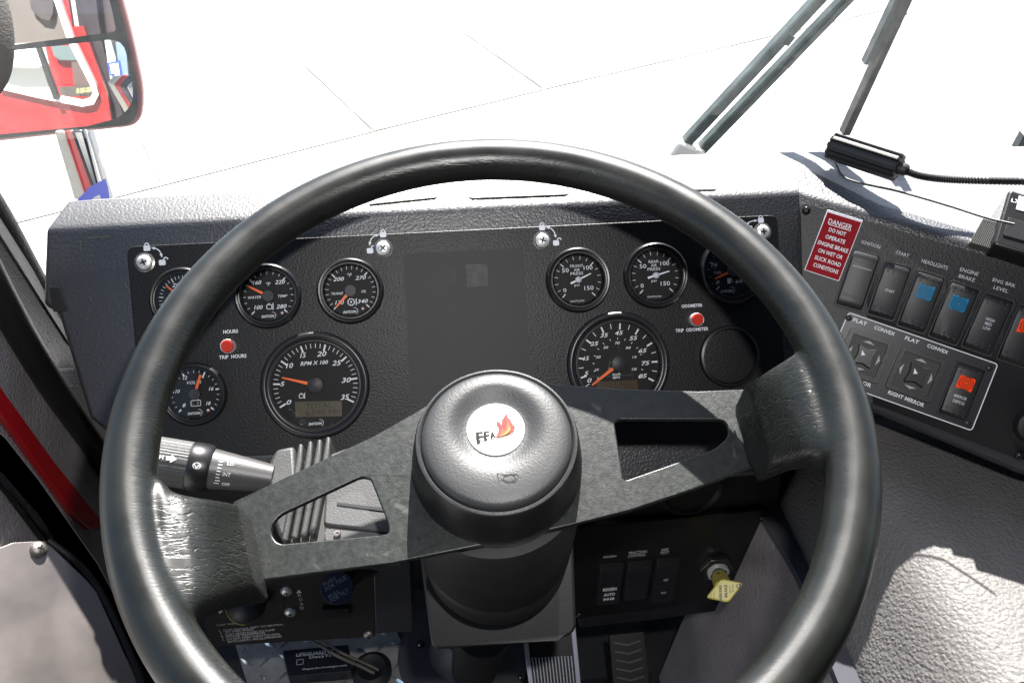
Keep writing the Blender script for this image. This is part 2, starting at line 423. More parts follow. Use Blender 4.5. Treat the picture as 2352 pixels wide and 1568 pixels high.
sk = [m.v(DASH.L(v_ - ZW * .30)) for v_ in tpw]
for i in range(4): m._f([T_[i], T_[i + 1], sk[i + 1], sk[i]])
# underside and ends go back from the face
bk = [m.v(p + Vector((0, 0, -.06))) for p in low]
for i in range(len(low) - 1): m._f([lf[i], lf[i + 1], bk[i + 1], bk[i]])
e0 = m.v(DASH.L(tpw[0]) + Vector((0, -.1, -.12))); m._f([A[0], lf[-1], bk[-1], e0, T_[0], C_[0]])
o = m.build('dash_shell', None, dash, bevel=.006, seg=4, smooth=60)
# notch cut into the left end
m = MB(); m.prism([DASH.P(*p) for p in ((112, 662), (136, 661), (152, 713), (122, 716))], -.002, -.001)
m.build('notch', M_BLACK, dash)
# small scratches of paint
m = MB(); m.strip([DASH.P(197, 546), DASH.P(252, 542)], .0007, -.0015); m.build('scratch', mat('scratched_paint', (.13, .12, .08), .6), dash)
m = MB(); m.strip([DASH.P(183, 552), DASH.P(185, 580)], .0006, -.0015)
m.build('scratch', mat('scratched_paint', (.13, .12, .08), .6), dash)

# instrument panel plate with its openings
ipl = thing('instrument_panel', 'wide black grained instrument plate with rounded corners on the dashboard', 'instrument panel', DASH.M())
PL = rpoly([DASH.P(*p) for p in ((290, 566), (334, 1052), (1812, 1012), (1786, 493))], .008)
m = MB(); m.prism(PL, -.003, .0); m.build('panel_plate', M_PLATE, ipl, bevel=.0007, seg=2)
# central information display
dsp = thing('information_display', 'blank matt dark rectangular screen in the middle of the gauges', 'display', DASH.M())
DSP = rpoly([DASH.P(*p) for p in ((926, 583), (944, 925), (1222, 905), (1202, 570))], .005)
m = MB(); m.prism(DSP, .0, .0006); m.build('screen', mat('matt_screen', (.017, .0165, .017), .6, bump=(1500, .00008)), dsp, bevel=.0002)
m = MB(); m.strip(DSP, .0007, .0009, closed=True); m.build('screen_edge', M_BLACK, dsp)
m = MB(); m.prism([DASH.P(*p) for p in ((1070, 608), (1072, 660), (1121, 657), (1119, 606))], .0007, .0011)
m.build('clear_tape', mat('hazy_tape', (.045, .043, .043), .6, bump=(200, .0003), var=.4, vscale=150), dsp)
m = MB()
for (x, y, t) in ((1020, 737, 'engine'), (1085, 735, 'warning'), (1150, 738, 'pump'), (1018, 762, 'brake'), (1150, 758, 'service'), (1090, 790, 'regen'), (1018, 812, 'cab'), (1160, 800, 'door'), (1020, 840, 'system')):
    pass
m.strip([DASH.P(1040, 615), DASH.P(1043, 650)], .004, .0008); m.strip([DASH.P(1015, 620), DASH.P(1016, 645)], .002, .0008)
m.build('faint_reading', mat('screen_ghost', (.024, .020, .020), .6), dsp)

# quarter-turn fasteners and padlock signs
def padlock(m, c, s, z, open_=False):
    m.prism(rrect(s, s * .85, s * .2, 3, (c[0], c[1])), z, None)
    oc = (c[0] + (s * .55 if open_ else 0), c[1] + s * .45)
    m.strip(arc(oc, s * .3, 180 if not open_ else 200, 0, 8), s * .17, z)
    m.strip([(oc[0] - s * .3, oc[1]), (oc[0] - s * .3, oc[1] - s * .15)], s * .17, z)
for k, (px, py, s_, lk, ulk, lab) in enumerate((
        (333, 603, 1, (338, 570), (373, 603), 'round silver quarter-turn screw left of the gauges, above the half hidden gauge'),
        (880, 571, -1, (880, 539), (850, 576), 'round silver screw between the oil gauge and the blank display'),
        (1245, 553, 1, (1245, 523), (1277, 558), 'round silver screw above the front air pressure gauge'),
        (1750, 533, -1, (1747, 506), (1716, 530), 'round silver screw at the right end of the instrument plate, shaded by the rim'))):
    fr = DASH.sub(px, py); t = thing('panel_screw', lab, 'screw', fr.M(), 'quarter-turn screws of the instrument panel')
    r = .0088
    m = MB(); m.lathe([(r, .0), (r, .0012), (r * .8, .0018), (r * .78, .0008)], 36); m.build('washer', mat('dull_zinc', (.2, .195, .18), .35, .8, bump=(500, .0002), var=.3, vscale=200), t)
    m = MB(); m.lathe([(r * .74, .0005), (r * .74, .0030), (r * .6, .0042), (r * .25, .0046), (0, .0047)], 32); m.build('screw_head', M_CHROME, t)
    m = MB(); q = rad(20 + k * 25)
    for a in (q, q + math.pi / 2):
        d = Vector((math.cos(a), math.sin(a))) * r * .34; m.strip([-d, d], r * .17, .0049)
    m.disc((0, 0), r * .14, .0050); m.build('cross_slot', M_BLACK, t)
    m = MB(); a = DASH.P(*lk) - DASH.P(px, py); b = DASH.P(*ulk) - DASH.P(px, py)
    padlock(m, a, .0058, .0006); padlock(m, b, .0058, .0006, True)
    # curved double arrow between the two padlocks
    A0 = a + Vector((s_ * .0045, 0)); B0 = b + Vector((0, .0055)); mid_ = Vector((B0.x, A0.y)) * .8 + (A0 + B0) * .1
    pts = [(1 - u) ** 2 * A0 + 2 * u * (1 - u) * mid_ + u * u * B0 for u in [i / 8 for i in range(9)]]
    m.strip(pts, .0009, .0006)
    for e, d in ((pts[0], pts[0] - pts[2]), (pts[-1], pts[-1] - pts[-3])):
        d = d.normalized(); n_ = Vector((-d.y, d.x)); m.flat([e + d * .0012, e - d * .0022 + n_ * .0013, e - d * .0022 - n_ * .0013], .0007)
    m.build('padlock_marks', M_WHITE, t)

# ------------------------------------------------------------------ gauges
def T(m, fr, s_, px, py, w_, h_, z, shear=.28, bold=.012, rot=0):
    a, b = pxm(DASH, px, py, w_, h_); c = fr.L(DASH.Wp(px, py, .0))
    m.text(s_, (c.x, c.y), a, b, z, rot=rot, shear=shear, bold=bold)
def brand(m, fr, px, py, w_, h_, z, swoosh=True):
    T(m, fr, 'DATCON', px, py, w_, h_, z, .35, .03)
    if swoosh:
        c = fr.L(DASH.Wp(px + w_ * .36, py - h_ * .35)); r = pxm(DASH, px, py, h_ * 1.25, 1)[0]
        m.strip(arc((c.x, c.y), r, 100, -70, 14), .00035, z)
def gauge(px, py, rp, label, glassy=True, dialr=.76, group='gauges in the instrument panel', dial=None):
    fr = DASH.sub(px, py); r = pxm(DASH, px, py, rp * 2, 1)[0] / 2 * .985
    t = thing('gauge', label, 'gauge', fr.M(), group)
    m = MB(); m.lathe([(r, 0), (r, .004), (r * .985, .0062), (r * .94, .0075), (r * .895, .0072), (r * .875, .0058), (r * .85, .0056), (r * .84, .0066), (r * .81, .0066), (r * dialr, .0028), (r * dialr, .0014)], 72)
    m.build('bezel', M_BEZEL, t, smooth=50)
    m = MB(); m.disc((0, 0), r * dialr * 1.01, .0016, 48); dl = m.build('dial', dial or M_DIAL, t)
    if glassy:
        m = MB(); m.disc((0, 0), r * .812, .0062, 48); m.build('glass', M_LENS, t)
    return t, fr, r, dl
def ticks(m, r, a0, a1, n, every, r_out, l_maj, l_min, w_maj, w_min, z=.0019, skip=()):
    for i in range(n + 1):
        a = rad(a0 + (a1 - a0) * i / n); mj = i % every == 0
        l_ = l_maj if mj else l_min; d = Vector((math.cos(a), math.sin(a)))
        m.strip([d * r * (r_out - l_), d * r * r_out], r * (w_maj if mj else w_min), z)
def needle(t, fr, r, ang, L, w0, w1, mt, z=.0032, hub=.18, tail=0):
    d = Vector((math.cos(rad(ang)), math.sin(rad(ang)))); n_ = Vector((-d.y, d.x))
    m = MB(); m.prism([d * -tail * r - n_ * w0 * r, d * L * r - n_ * w1 * r, d * L * r + n_ * w1 * r, d * -tail * r + n_ * w0 * r], z, z + .0006)
    m.build('needle', mt, t)
    m = MB(); m.lathe([(hub * r, .0018), (hub * r, z + .0012), (hub * r * .93, z + .0016), (0, z + .0016)], 32)
    m.build('needle_hub', M_WHITE if tail else mat('hub_black', (.022, .022, .025), .5, bump=(900, .0001)), t)
NR = -4    # dial upright is the panel's own; image tilt comes from the camera
def led(t, fr, px, py):
    c = fr.L(DASH.Wp(px, py)); m = MB(); m.lathe([(.0014, .0016), (.0012, .0026), (.0006, .0031), (0, .0032)], 12, c=(c.x, c.y))
    m.build('warning_light', mat('led_lens', (.75, .5, .48), .15), t)
Z7 = (459.4, 516.8); Z3 = (1176, 459.4); ZL1 = (0, 784.4); Z5 = (861.3, 784.4)
def zz(o_, x, y): return o_[0] + x * .25, o_[1] + y * .25
def labels(fr, m, org, lst, z=.0021, **kw):
    for s_, x, y, w_, h_ in lst:
        px, py = zz(org, x, y); T(m, fr, s_, px, py, w_ * .25, h_ * .25, z, **kw)
def thermo(m, fr, px, py, s=.0035):
    c = fr.L(DASH.Wp(px, py)); c = (c.x, c.y)
    m.strip([(c[0] + s * 1.0, c[1] + s * .9), (c[0] + s * .9, c[1] - s * .8)], s * .22, .0021)
    m.strip(rrect(s * 1.25, s * 1.1, s * .25, 3, c), s * .17, .0021, closed=True)
    m.strip([(c[0] - s * .3, c[1] + s * .8), (c[0] + s * .3, c[1] + s * .8)], s * .17, .0021)

# water temperature
t, fr, r, dl = gauge(*zz(Z7, 632, 653), 78, 'small round gauge reading 100 to 280 marked WATER TEMP', )
m = MB(); ticks(m, r, 225, -45, 18, 6, .745, .12, .075, .035, .014)
labels(fr, m, Z7, (('160', 527, 530, 80, 36), ('220', 738, 525, 95, 36), ('100', 540, 757, 80, 38), ('280', 752, 748, 97, 38)))
labels(fr, m, Z7, (('°F', 632, 543, 42, 32), ('WATER', 505, 666, 120, 24), ('TEMP', 763, 653, 86, 24)), bold=.004)
thermo(m, fr, *zz(Z7, 640, 752)); brand(m, fr, *zz(Z7, 628, 838), 30, 6, .0021); m.build('dial_marks', M_WHITE, dl)
needle(t, fr, r, 150, .66, .05, .02, M_ORANGE); led(t, fr, *zz(Z7, 758, 808))
# transmission oil
t, fr, r, dl = gauge(*zz(Z7, 1385, 605), 78, 'small round gauge reading 130 to 340 marked TRANS OIL')
m = MB(); ticks(m, r, 225, -45, 21, 7, .745, .12, .09, .035, .014)
labels(fr, m, Z7, (('200', 1275, 498, 100, 36), ('270', 1477, 486, 98, 36), ('130', 1283, 713, 82, 36), ('340', 1495, 700, 98, 36)))
labels(fr, m, Z7, (('°F', 1377, 460, 42, 32), ('TRANS', 1262, 630, 110, 24), ('OIL', 1505, 610, 44, 24)), bold=.004)
c = fr.L(DASH.Wp(*zz(Z7, 1390, 708))); c = (c.x, c.y)
m.strip(arc(c, .0028, 0, 360, 20), .0006, .0021)
for i in range(10):
    a = rad(i * 36); m.strip([(c[0] + .0028 * math.cos(a), c[1] + .0028 * math.sin(a)), (c[0] + .0036 * math.cos(a), c[1] + .0036 * math.sin(a))], .0008, .0021)
m.disc(c, .0009, .0021, 10); m.strip([(c[0] + .0047, c[1] + .003), (c[0] + .0045, c[1] - .003)], .0008, .0021)
brand(m, fr, *zz(Z7, 1378, 798), 31, 6, .0021); m.build('dial_marks', M_WHITE, dl)
needle(t, fr, r, 226, .66, .05, .02, M_ORANGE); led(t, fr, *zz(Z7, 1497, 768))
# tachometer
t, fr, r, dl = gauge(*zz(Z7, 1065, 1467), 127, 'large round rev counter on the left with an amber needle near 5', dialr=.83)
m = MB(); ticks(m, r, 208.6, -28.6, 35, 5, .775, .13, .085, .03, .011)
labels(fr, m, Z7, (('5', 762, 1457, 42, 42), ('10', 825, 1290, 68, 46), ('15', 950, 1195, 56, 46), ('20', 1120, 1182, 90, 46), ('25', 1258, 1265, 86, 46), ('30', 1345, 1422, 88, 46), ('RPM X 100', 1052, 1265, 255, 36)))
T(m, fr, '35', 793, 911, 20, 12, .0021); T(m, fr, '0', 664.5, 923, 11, 11, .0021)
thermo(m, fr, 693, 909, .003); brand(m, fr, 725, 972, 31, 6, .0021); m.build('dial_marks', M_WHITE, dl)
def lcd(t, fr, pts, lines, col=(.03, .02, .006)):
    m = MB(); m.flat([tuple(fr.L(DASH.Wp(*p)).xy) for p in pts], .0019); l_ = m.build('odometer_window', mat('amber_lcd' + str(col[0]), col, .35, emis=((1, .45, .1), .002)), t)
    m = MB()
    for s_, px, py, w_, h_ in lines: T(m, fr, s_, px, py, w_, h_, .0023, 0, -.005)
    m.build('digits', mat('lcd_black', (.004, .004, .004), .5), l_)
lcd(t, fr, ((678, 922), (680, 957), (786, 955), (785, 920)), (('TOTAL', 733, 930, 60, 13), ('6390 Hr', 742, 945, 78, 13)), (.055, .05, .03))
needle(t, fr, r, 163, .625, .035, .012, M_ORANGE, z=.0036, hub=.148)
# voltmeter
t, fr, r, dl = gauge(*zz(ZL1, 1798, 480), 76, 'small round voltmeter partly behind the rim, reading VOLTS 8 to 18')
m = MB(); ticks(m, r, 225, -45, 20, 4, .745, .10, .07, .045, .014)
labels(fr, m, ZL1, (('12', 1705, 330, 42, 34), ('14', 1860, 320, 44, 34), ('16', 1945, 430, 44, 34), ('10', 1637, 455, 42, 34), ('8', 1698, 582, 32, 34), ('18', 1920, 565, 42, 34)))
labels(fr, m, ZL1, (('VOLTS', 1790, 373, 135, 28),), bold=.0)
c = fr.L(DASH.Wp(*zz(ZL1, 1805, 563))); m.strip(rrect(.0083, .0048, .0004, 2, (c.x, c.y)), .0005, .0021, closed=True)
m.strip([(c.x - .0025, c.y + .0028), (c.x - .0012, c.y + .0028)], .0008, .0021); m.strip([(c.x + .0015, c.y + .0028), (c.x + .0028, c.y + .0028)], .0008, .0021)
m.text('-  +', (c.x, c.y), .0055, .0014, .0021)
brand(m, fr, *zz(ZL1, 1790, 656), 30, 6, .0021); m.build('dial_marks', M_WHITE, dl)
needle(t, fr, r, 70, .64, .045, .035, M_ORANGE); led(t, fr, *zz(ZL1, 1917, 628))
# half hidden gauge at far left
t, fr, r, dl = gauge(424, 688, 78, 'small round gauge at the left end, mostly hidden behind the rim')
m = MB(); ticks(m, r, 225, -45, 30, 6, .745, .13, .09, .025, .014); T(m, fr, 'OIL', 405, 690, 14, 7, .0021)
T(m, fr, '20', 405, 655, 18, 9, .0021); m.build('dial_marks', M_WHITE, dl); needle(t, fr, r, 137, .66, .045, .02, M_ORANGE)
# the two air gauges
for (gx, gy, word, ang, lst, lab) in (
    (602, 735, 'FRONT', 23, (('50', 487, 648, 62, 38), ('100', 695, 622, 82, 38), ('0', 482, 830, 28, 36), ('150', 703, 808, 84, 38), ('psi', 593, 785, 46, 30)), 'white needled gauge marked FRONT AIR PRESS, right next to the blank display'),
    (1312, 695, 'REAR', 14, (('50', 1198, 610, 62, 38), ('100', 1398, 582, 82, 38), ('0', 1190, 788, 28, 36), ('150', 1403, 767, 84, 38), ('psi', 1299, 745, 46, 30)), 'white needled gauge marked REAR AIR PRESS')):
    t, fr, r, dl = gauge(*zz(Z3, gx, gy), 75, lab, dialr=.74)
    m = MB(); ticks(m, r, 225, -45, 15, 5, .72, .14, .10, .028, .014)
    labels(fr, m, Z3, lst, shear=0, bold=0)
    tx, ty = (592, 642) if word == 'FRONT' else (1298, 602)
    labels(fr, m, Z3, ((word, tx - 2, ty - 35, 118 if word == 'FRONT' else 92, 26), ('AIR', tx, ty, 54, 26), ('PRESS', tx, ty + 34, 116, 26)), shear=0, bold=0)
    labels(fr, m, Z3, (('DATCON', tx + 5, ty + 286, 130, 16),), shear=.3, bold=0)
    m.build('dial_marks', M_WHITE, dl)
    needle(t, fr, r, ang, .44, .032, .016, M_WHITE, tail=.26, hub=.088)
    m = MB(); m.lathe([(.003, .0049), (.0022, .0055), (.0010, .0055)], 24); m.build('needle_cap', mat('cap_grey', (.45, .46, .48), .4), t)
# fuel gauge
t, fr, r, dl = gauge(1681, 622, 76, 'small round fuel gauge in shade, half behind the rim')
m = MB(); ticks(m, r, 225, -45, 16, 4, .745, .13, .06, .04, .014)
labels(fr, m, Z3, (('1/4', 1850, 600, 56, 34), ('0', 1883, 757, 30, 34), ('4/4', 2075, 750, 68, 34), ('2/4', 1990, 545, 60, 34)))
labels(fr, m, Z3, (('FUEL', 1883, 668, 70, 24),), bold=0)
c = fr.L(DASH.Wp(*zz(Z3, 1987, 742))); m.prism(rrect(.0034, .0052, .0004, 2, (c.x, c.y)), .0021, None); m.strip([(c.x + .0017, c.y + .002), (c.x + .003, c.y + .001), (c.x + .003, c.y - .002)], .0005, .0021)
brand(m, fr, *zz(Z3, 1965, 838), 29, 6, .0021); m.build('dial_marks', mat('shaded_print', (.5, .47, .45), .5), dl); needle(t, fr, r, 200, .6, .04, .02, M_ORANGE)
# speedometer
t, fr, r, dl = gauge(1419, 835, 119, 'large round speedometer on the right with its amber needle at zero', dialr=.80)
m = MB(); 
for i in range(18):
    v_ = i * 5; a = rad(83.6 + (45 - v_) * 2.82); d = Vector((math.cos(a), math.sin(a))); mj = v_ % 10 == 5
    m.strip([d * r * (.655 if mj else .68), d * r * .775], r * (.03 if mj else .014), .0019)
for i in range(0, 15):
    v_ = i * 10 / 1.609; a = rad(83.6 + (45 - v_) * 2.82); d = Vector((math.cos(a), math.sin(a))); m.strip([d * r * .46, d * r * .5], r * .011, .0019)
labels(fr, m, Z3, (('45', 978, 1220, 78, 38), ('35', 842, 1242, 76, 38), ('55', 1110, 1268, 78, 38), ('25', 752, 1318, 80, 38), ('65', 1196, 1382, 78, 38), ('15', 677, 1453, 58, 38), ('75', 1222, 1497, 76, 38),
                   ('30', 787, 1441, 46, 24), ('50', 857, 1353, 46, 24), ('70', 962, 1313, 46, 24), ('90', 1063, 1357, 46, 24), ('110', 1118, 1441, 40, 24), ('130', 1117, 1552, 46, 24)))
T(m, fr, '85', 1475, 863, 20, 9.5, .0021); T(m, fr, '5', 1346, 857, 10, 9.5, .0021); T(m, fr, '0', 1353, 873, 10, 10, .0021); T(m, fr, '10', 1369.6, 848.7, 9, 5.5, .0021)
T(m, fr, 'km/h', 1414.6, 859, 18, 6, .0021); T(m, fr, 'MPH', 1414.6, 866.5, 17, 5, .0021); brand(m, fr, 1419, 918, 31, 6, .0021)
m.build('dial_marks', M_WHITE, dl)
lcd(t, fr, ((1367, 876), (1371, 905), (1465, 902), (1462, 872)), (('TOTAL', 1410, 881, 62, 10), ('60440 Mi', 1412, 893, 80, 9)), (.035, .020, .006))
needle(t, fr, r, 214, .66, .04, .014, M_ORANGE, z=.0036, hub=.148)
# blank round cover
fr = DASH.sub(1673, 818); t = thing('blank_gauge_cover', 'plain black round cover without markings right of the speedometer', 'cover', fr.M()); r = pxm(DASH, 1673, 818, 136, 1)[0] / 2
m = MB(); m.lathe([(r, 0), (r, .004), (r * .97, .006), (r * .9, .0065), (r * .88, .003)], 64); m.build('ring', M_BEZEL, t)
m = MB(); m.lathe([(r * .89, .0025), (r * .86, .004), (r * .8, .0042), (0, .0042)], 64); m.build('plug', M_PLATE, t)
# push buttons with their lettering
for (px, py, top, tp, bot, bp, lab) in ((526, 795, 'HOURS', (530, 761, 34, 8.5), 'TRIP  HOURS', (535, 818.5, 63, 8.5), 'red push button marked HOURS, between rim and rev counter'),
                                       (1597, 734, 'ODOMETER', (1589, 702, 48, 7.5), 'TRIP  ODOMETER', (1589, 757, 75, 8), 'red push button marked ODOMETER, above the blank cover')):
    fr = DASH.sub(px, py); t = thing('push_button', lab, 'push button', fr.M(), 'red buttons on the instrument panel'); r = .0058
    m = MB(); m.lathe([(r * 1.12, 0), (r * 1.12, .006), (r * 1.05, .0068), (r * .98, .0066), (r * .96, .005)], 32); m.build('collar', M_CHROME, t)
    m = MB(); m.lathe([(r * .95, .004), (r * .95, .0078), (r * .86, .0088), (0, .009)], 32); m.build('cap', M_RED, t)
    m = MB(); T(m, fr, top, *tp, .0005, 0, .02); m.build('lettering', M_WHITE, t); m = MB(); T(m, fr, bot, *bp, .0005, 0, .02); m.build('lettering', M_WHITE, t)

# white plates lying on the brow
M_VENT = mat('white_vent_plastic', (.8, .8, .78), .5)
for (q, lab) in ((((845, 466), (1006, 450), (1008, 414), (870, 428)), 'pale flat defroster plate on the dash brow, wider one left of the gap'), (((1076, 452), (1308, 443), (1300, 408), (1074, 417)), 'pale flat defroster plate on the dash brow under the rim top'),
                 (((1490, 434), (1648, 431), (1640, 398), (1486, 402)), 'pale flat defroster plate at the right, mostly behind the rim')):
    pts = [CH.P(*p, .002) for p in q]; c = sum(pts, Vector((0, 0))) / 4
    t = thing('defroster_plate', lab, 'vent', CH.M((c.x, c.y, 0)), 'defroster plates on the brow')
    m = MB(); m.prism([p - c for p in pts], -.002, .0008); m.build('plate', M_VENT, t, bevel=.001)
    m = MB(); m.prism([(p - c) * .96 for p in pts], -.001, .001); m.build('foot', M_VENT, t)
    m = MB(); a, b = pts[0] - c, pts[1] - c; m.strip([a * .97 + b * .03, b * .97 + a * .03], .0015, .0012); m.build('edge_line', mat('yellowed_edge', (.5, .46, .36), .6), t)

# ------------------------------------------------------------------ right wing of the dash
wing = thing('dash_wing', 'angled right wing of the dashboard carrying the rocker switches', 'dashboard section', WING.M())
ftp = [WING.P3(*p) for p in ((1838, 442), (2014, 492), (2239, 558), (2900, 750))]
fbt = [WING.P3(*p) for p in ((2900, 1235), (2352, 1060), (2004, 915), (1920, 880), (1864, 865))]
m = MB().use(M_DASH); ftp[0] = WING.L(DASH.o + DASH.x * topx[4] + DASH.y * y0 - DASH.z * .003); a = [m.v(p) for p in ftp]; b = [m.v(p) for p in fbt]; m._f(b[::-1] + a[::-1])
WT = Frame(Vector((0, .7, zt)), XW, None, ZW)
# top goes level to the windscreen, one step above its front edge
bw = [TOPF.Wp(*p) for p in ((1838, 344), (2000, 341), (2200, 336), (2900, 318))]
lip = [WING.L(WING.Wp(p[0], p[1]) + (WING.y * .012 - WING.z * .016)) for p in ((1838, 442), (2014, 492), (2239, 558), (2900, 750))]
lip[0] = WING.L(Vector((chw[4].x, chw[4].y, zt))); a2 = [m.v(p) for p in lip]; bw[0] = tpw[4]; a3 = [m.v(WING.L(p)) for p in bw]
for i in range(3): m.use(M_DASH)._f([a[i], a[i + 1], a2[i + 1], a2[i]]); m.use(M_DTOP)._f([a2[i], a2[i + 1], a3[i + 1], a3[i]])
m.use(M_DASH)
sk = [m.v(WING.L(p - ZW * .24)) for p in bw]
for i in range(3): m._f([a3[i], a3[i + 1], sk[i + 1], sk[i]])
c2 = [m.v(WING.L(WING.Wp(px, py) - WING.y * .012 - WING.z * .006)) for px, py in ((2900, 1235), (2352, 1060), (2004, 915), (1920, 880), (1864, 865))]
c3 = [m.v(WING.L(WING.Wp(px, py) - WING.y * .013 - WING.z * .1)) for px, py in ((2900, 1235), (2352, 1060), (2004, 915), (1920, 880), (1864, 865))]
for i in range(4): m._f([b[i], b[i + 1], c2[i + 1], c2[i]]); m._f([c2[i], c2[i + 1], c3[i + 1], c3[i]])
m.build('wing_shell', None, wing, bevel=.005, seg=3, smooth=60)

cp = thing('dash_control_board', 'flat black control plate with legends for the rocker switches', 'control panel', WING.M())
CPO = rpoly([WING.P(*p, .0) for p in ((1838, 466), (1850, 862), (2004, 925), (2352, 1058), (2840, 1196), (2840, 755), (2352, 610), (2272, 590), (1979, 505))], [.006, .004, 0, 0, 0, 0, 0, 0, 0])
m = MB(); m.prism(CPO, .0, .0022); m.build('panel_plate', M_WPLATE, cp, bevel=.0006)
ZW_ = (1764.3, 392.2); ZR = (1764.3, 689.0)
def wq(o_, *pts, fr=None, z=.0022):
    q = [(fr or WING).P(*zz(o_, *p), z) for p in pts]; c = (q[0] + q[1] + q[2] + q[3]) / 4
    wd = ((q[1] - q[0]).length + (q[2] - q[3]).length) / 2; ht = ((q[3] - q[0]).length + (q[2] - q[1]).length) / 2
    xd = (q[1] - q[0] + q[2] - q[3]).normalized(); return c, wd, ht, math.atan2(xd.y, xd.x)
def wtext(m, s_, org, x, y, wpx, hpx, z, bold=0, rot=0, fr=WING):
    """width along the lettering in zoomed pixels"""
    px, py = zz(org, x, y); c = fr.P(px, py, z); k = lz(fr, px, py) / F * .25 * (1 / (1 + .55 * ((px - CX) / F) ** 2))
    m.text(s_, c, wpx * k, hpx * k, z, rot=rot, bold=bold)
m = MB()
for s_, x, y, w_, h_ in (('IGNITION', 945, 677, 182, 34), ('START', 1235, 765, 128, 34), ('HEADLIGHTS', 1531, 860, 262, 40), ('ENGINE', 1848, 927, 184, 40), ('BRAKE', 1826, 985, 160, 38), ('ENG BRK', 2168, 1028, 232, 38), ('LEVEL', 2140, 1088, 150, 38), ('FAN', 2440, 1130, 120, 38)):
    wtext(m, s_, ZW_, x, y, w_, h_, .0031, -.004)
m.build('legends', M_DIM, cp)
m = MB()
for q in (((830, 580), (1095, 665), (1055, 765), (795, 685)), ((1120, 668), (1388, 752), (1350, 855), (1088, 770)), ((1412, 760), (1690, 848), (1655, 955), (1378, 865)), ((1718, 852), (2000, 945), (1968, 1055), (1684, 955)), ((2030, 950), (2318, 1045), (2285, 1158), (1985, 1055)), ((2350, 1050), (2640, 1150), (2600, 1250), (2320, 1150))):
    c, wd, ht, an = wq(ZW_, *q); Tm = Matrix.Translation((c.x, c.y, 0)) @ Matrix.Rotation(an, 4, 'Z')
    m.use(M_BLACK).strip(rrect(wd, ht, .0025), .0008, .0026, T=Tm, closed=True)
m.build('legend_frames', M_BLACK, cp)
def small_screw(fr, px, py, r, lab, mt=None, z=.0022, group='panel screws', nm='screw'):
    s_ = fr.sub(px, py, z); t = thing(nm, lab, 'screw', s_.M(), group)
    m = MB(); m.lathe([(r, 0), (r * .97, r * .25), (r * .7, r * .55), (r * .3, r * .68), (0, r * .7)], 24); m.build('screw_head', mt or mat('black_screw', (.02, .02, .02), .22, .6), t)
    m = MB(); q = random.random() * 3
    for a in (q, q + math.pi / 2):
        d = Vector((math.cos(a), math.sin(a))) * r * .4; m.strip([-d, d], r * .2, r * .72)
    m.build('cross_slot', M_BLACK, t)
small_screw(WING, *zz(ZW_, 350, 367), .0042, 'black domed screw above left of the red danger label')
small_screw(WING, *zz(ZR, 2310, 1425), .0042, 'black screw under the round knob at the right edge')
# danger label
c, wd, ht, an = wq(ZW_, (528, 355), (858, 450), (662, 1022), (348, 915))
t = thing('danger_label', 'red engraved DANGER plate warning about the engine brake', 'warning label', WING.M((c.x, c.y, .0022), an))
m = MB(); m.box(-wd / 2, wd / 2, -ht / 2, ht / 2, 0, .0009); m.build('white_core', M_WHITE, t, bevel=.0002)
m = MB(); m.box(-wd / 2 + .0007, wd / 2 - .0007, -ht / 2 + .0007, ht / 2 - .0024, .0009, .0012); m.build('red_face', M_REDLBL, t)
m = MB(); LB = Frame(WING.o + WING.x * c.x + WING.y * c.y, WING.x * math.cos(an) + WING.y * math.sin(an), None, WING.z)
for s_, x, y, w_, h_, b_ in (('DANGER', 662, 492, 228, 50, .01), ('DO NOT', 637, 562, 165, 40, .016), ('OPERATE', 617, 629, 190, 40, .016), ('ENGINE BRAKE', 596, 697, 292, 40, .016), ('ON WET OR', 572, 763, 238, 40, .016), ('SLICK ROAD', 549, 830, 255, 40, .016), ('CONDITIONS', 530, 896, 242, 40, .016)):
    px, py = zz(ZW_, x, y); p = LB.P(px, py, .0035); k = lz(WING, px, py) / F * .25 * .93
    m.text(s_, p, w_ * k, h_ * k, .0014, bold=b_)
p = LB.P(*zz(ZW_, 655, 522), .0035); m.strip([p - Vector((.0105, 0)), p + Vector((.0105, 0))], .0006, .0014)
m.build('lettering', M_WHITE, t)

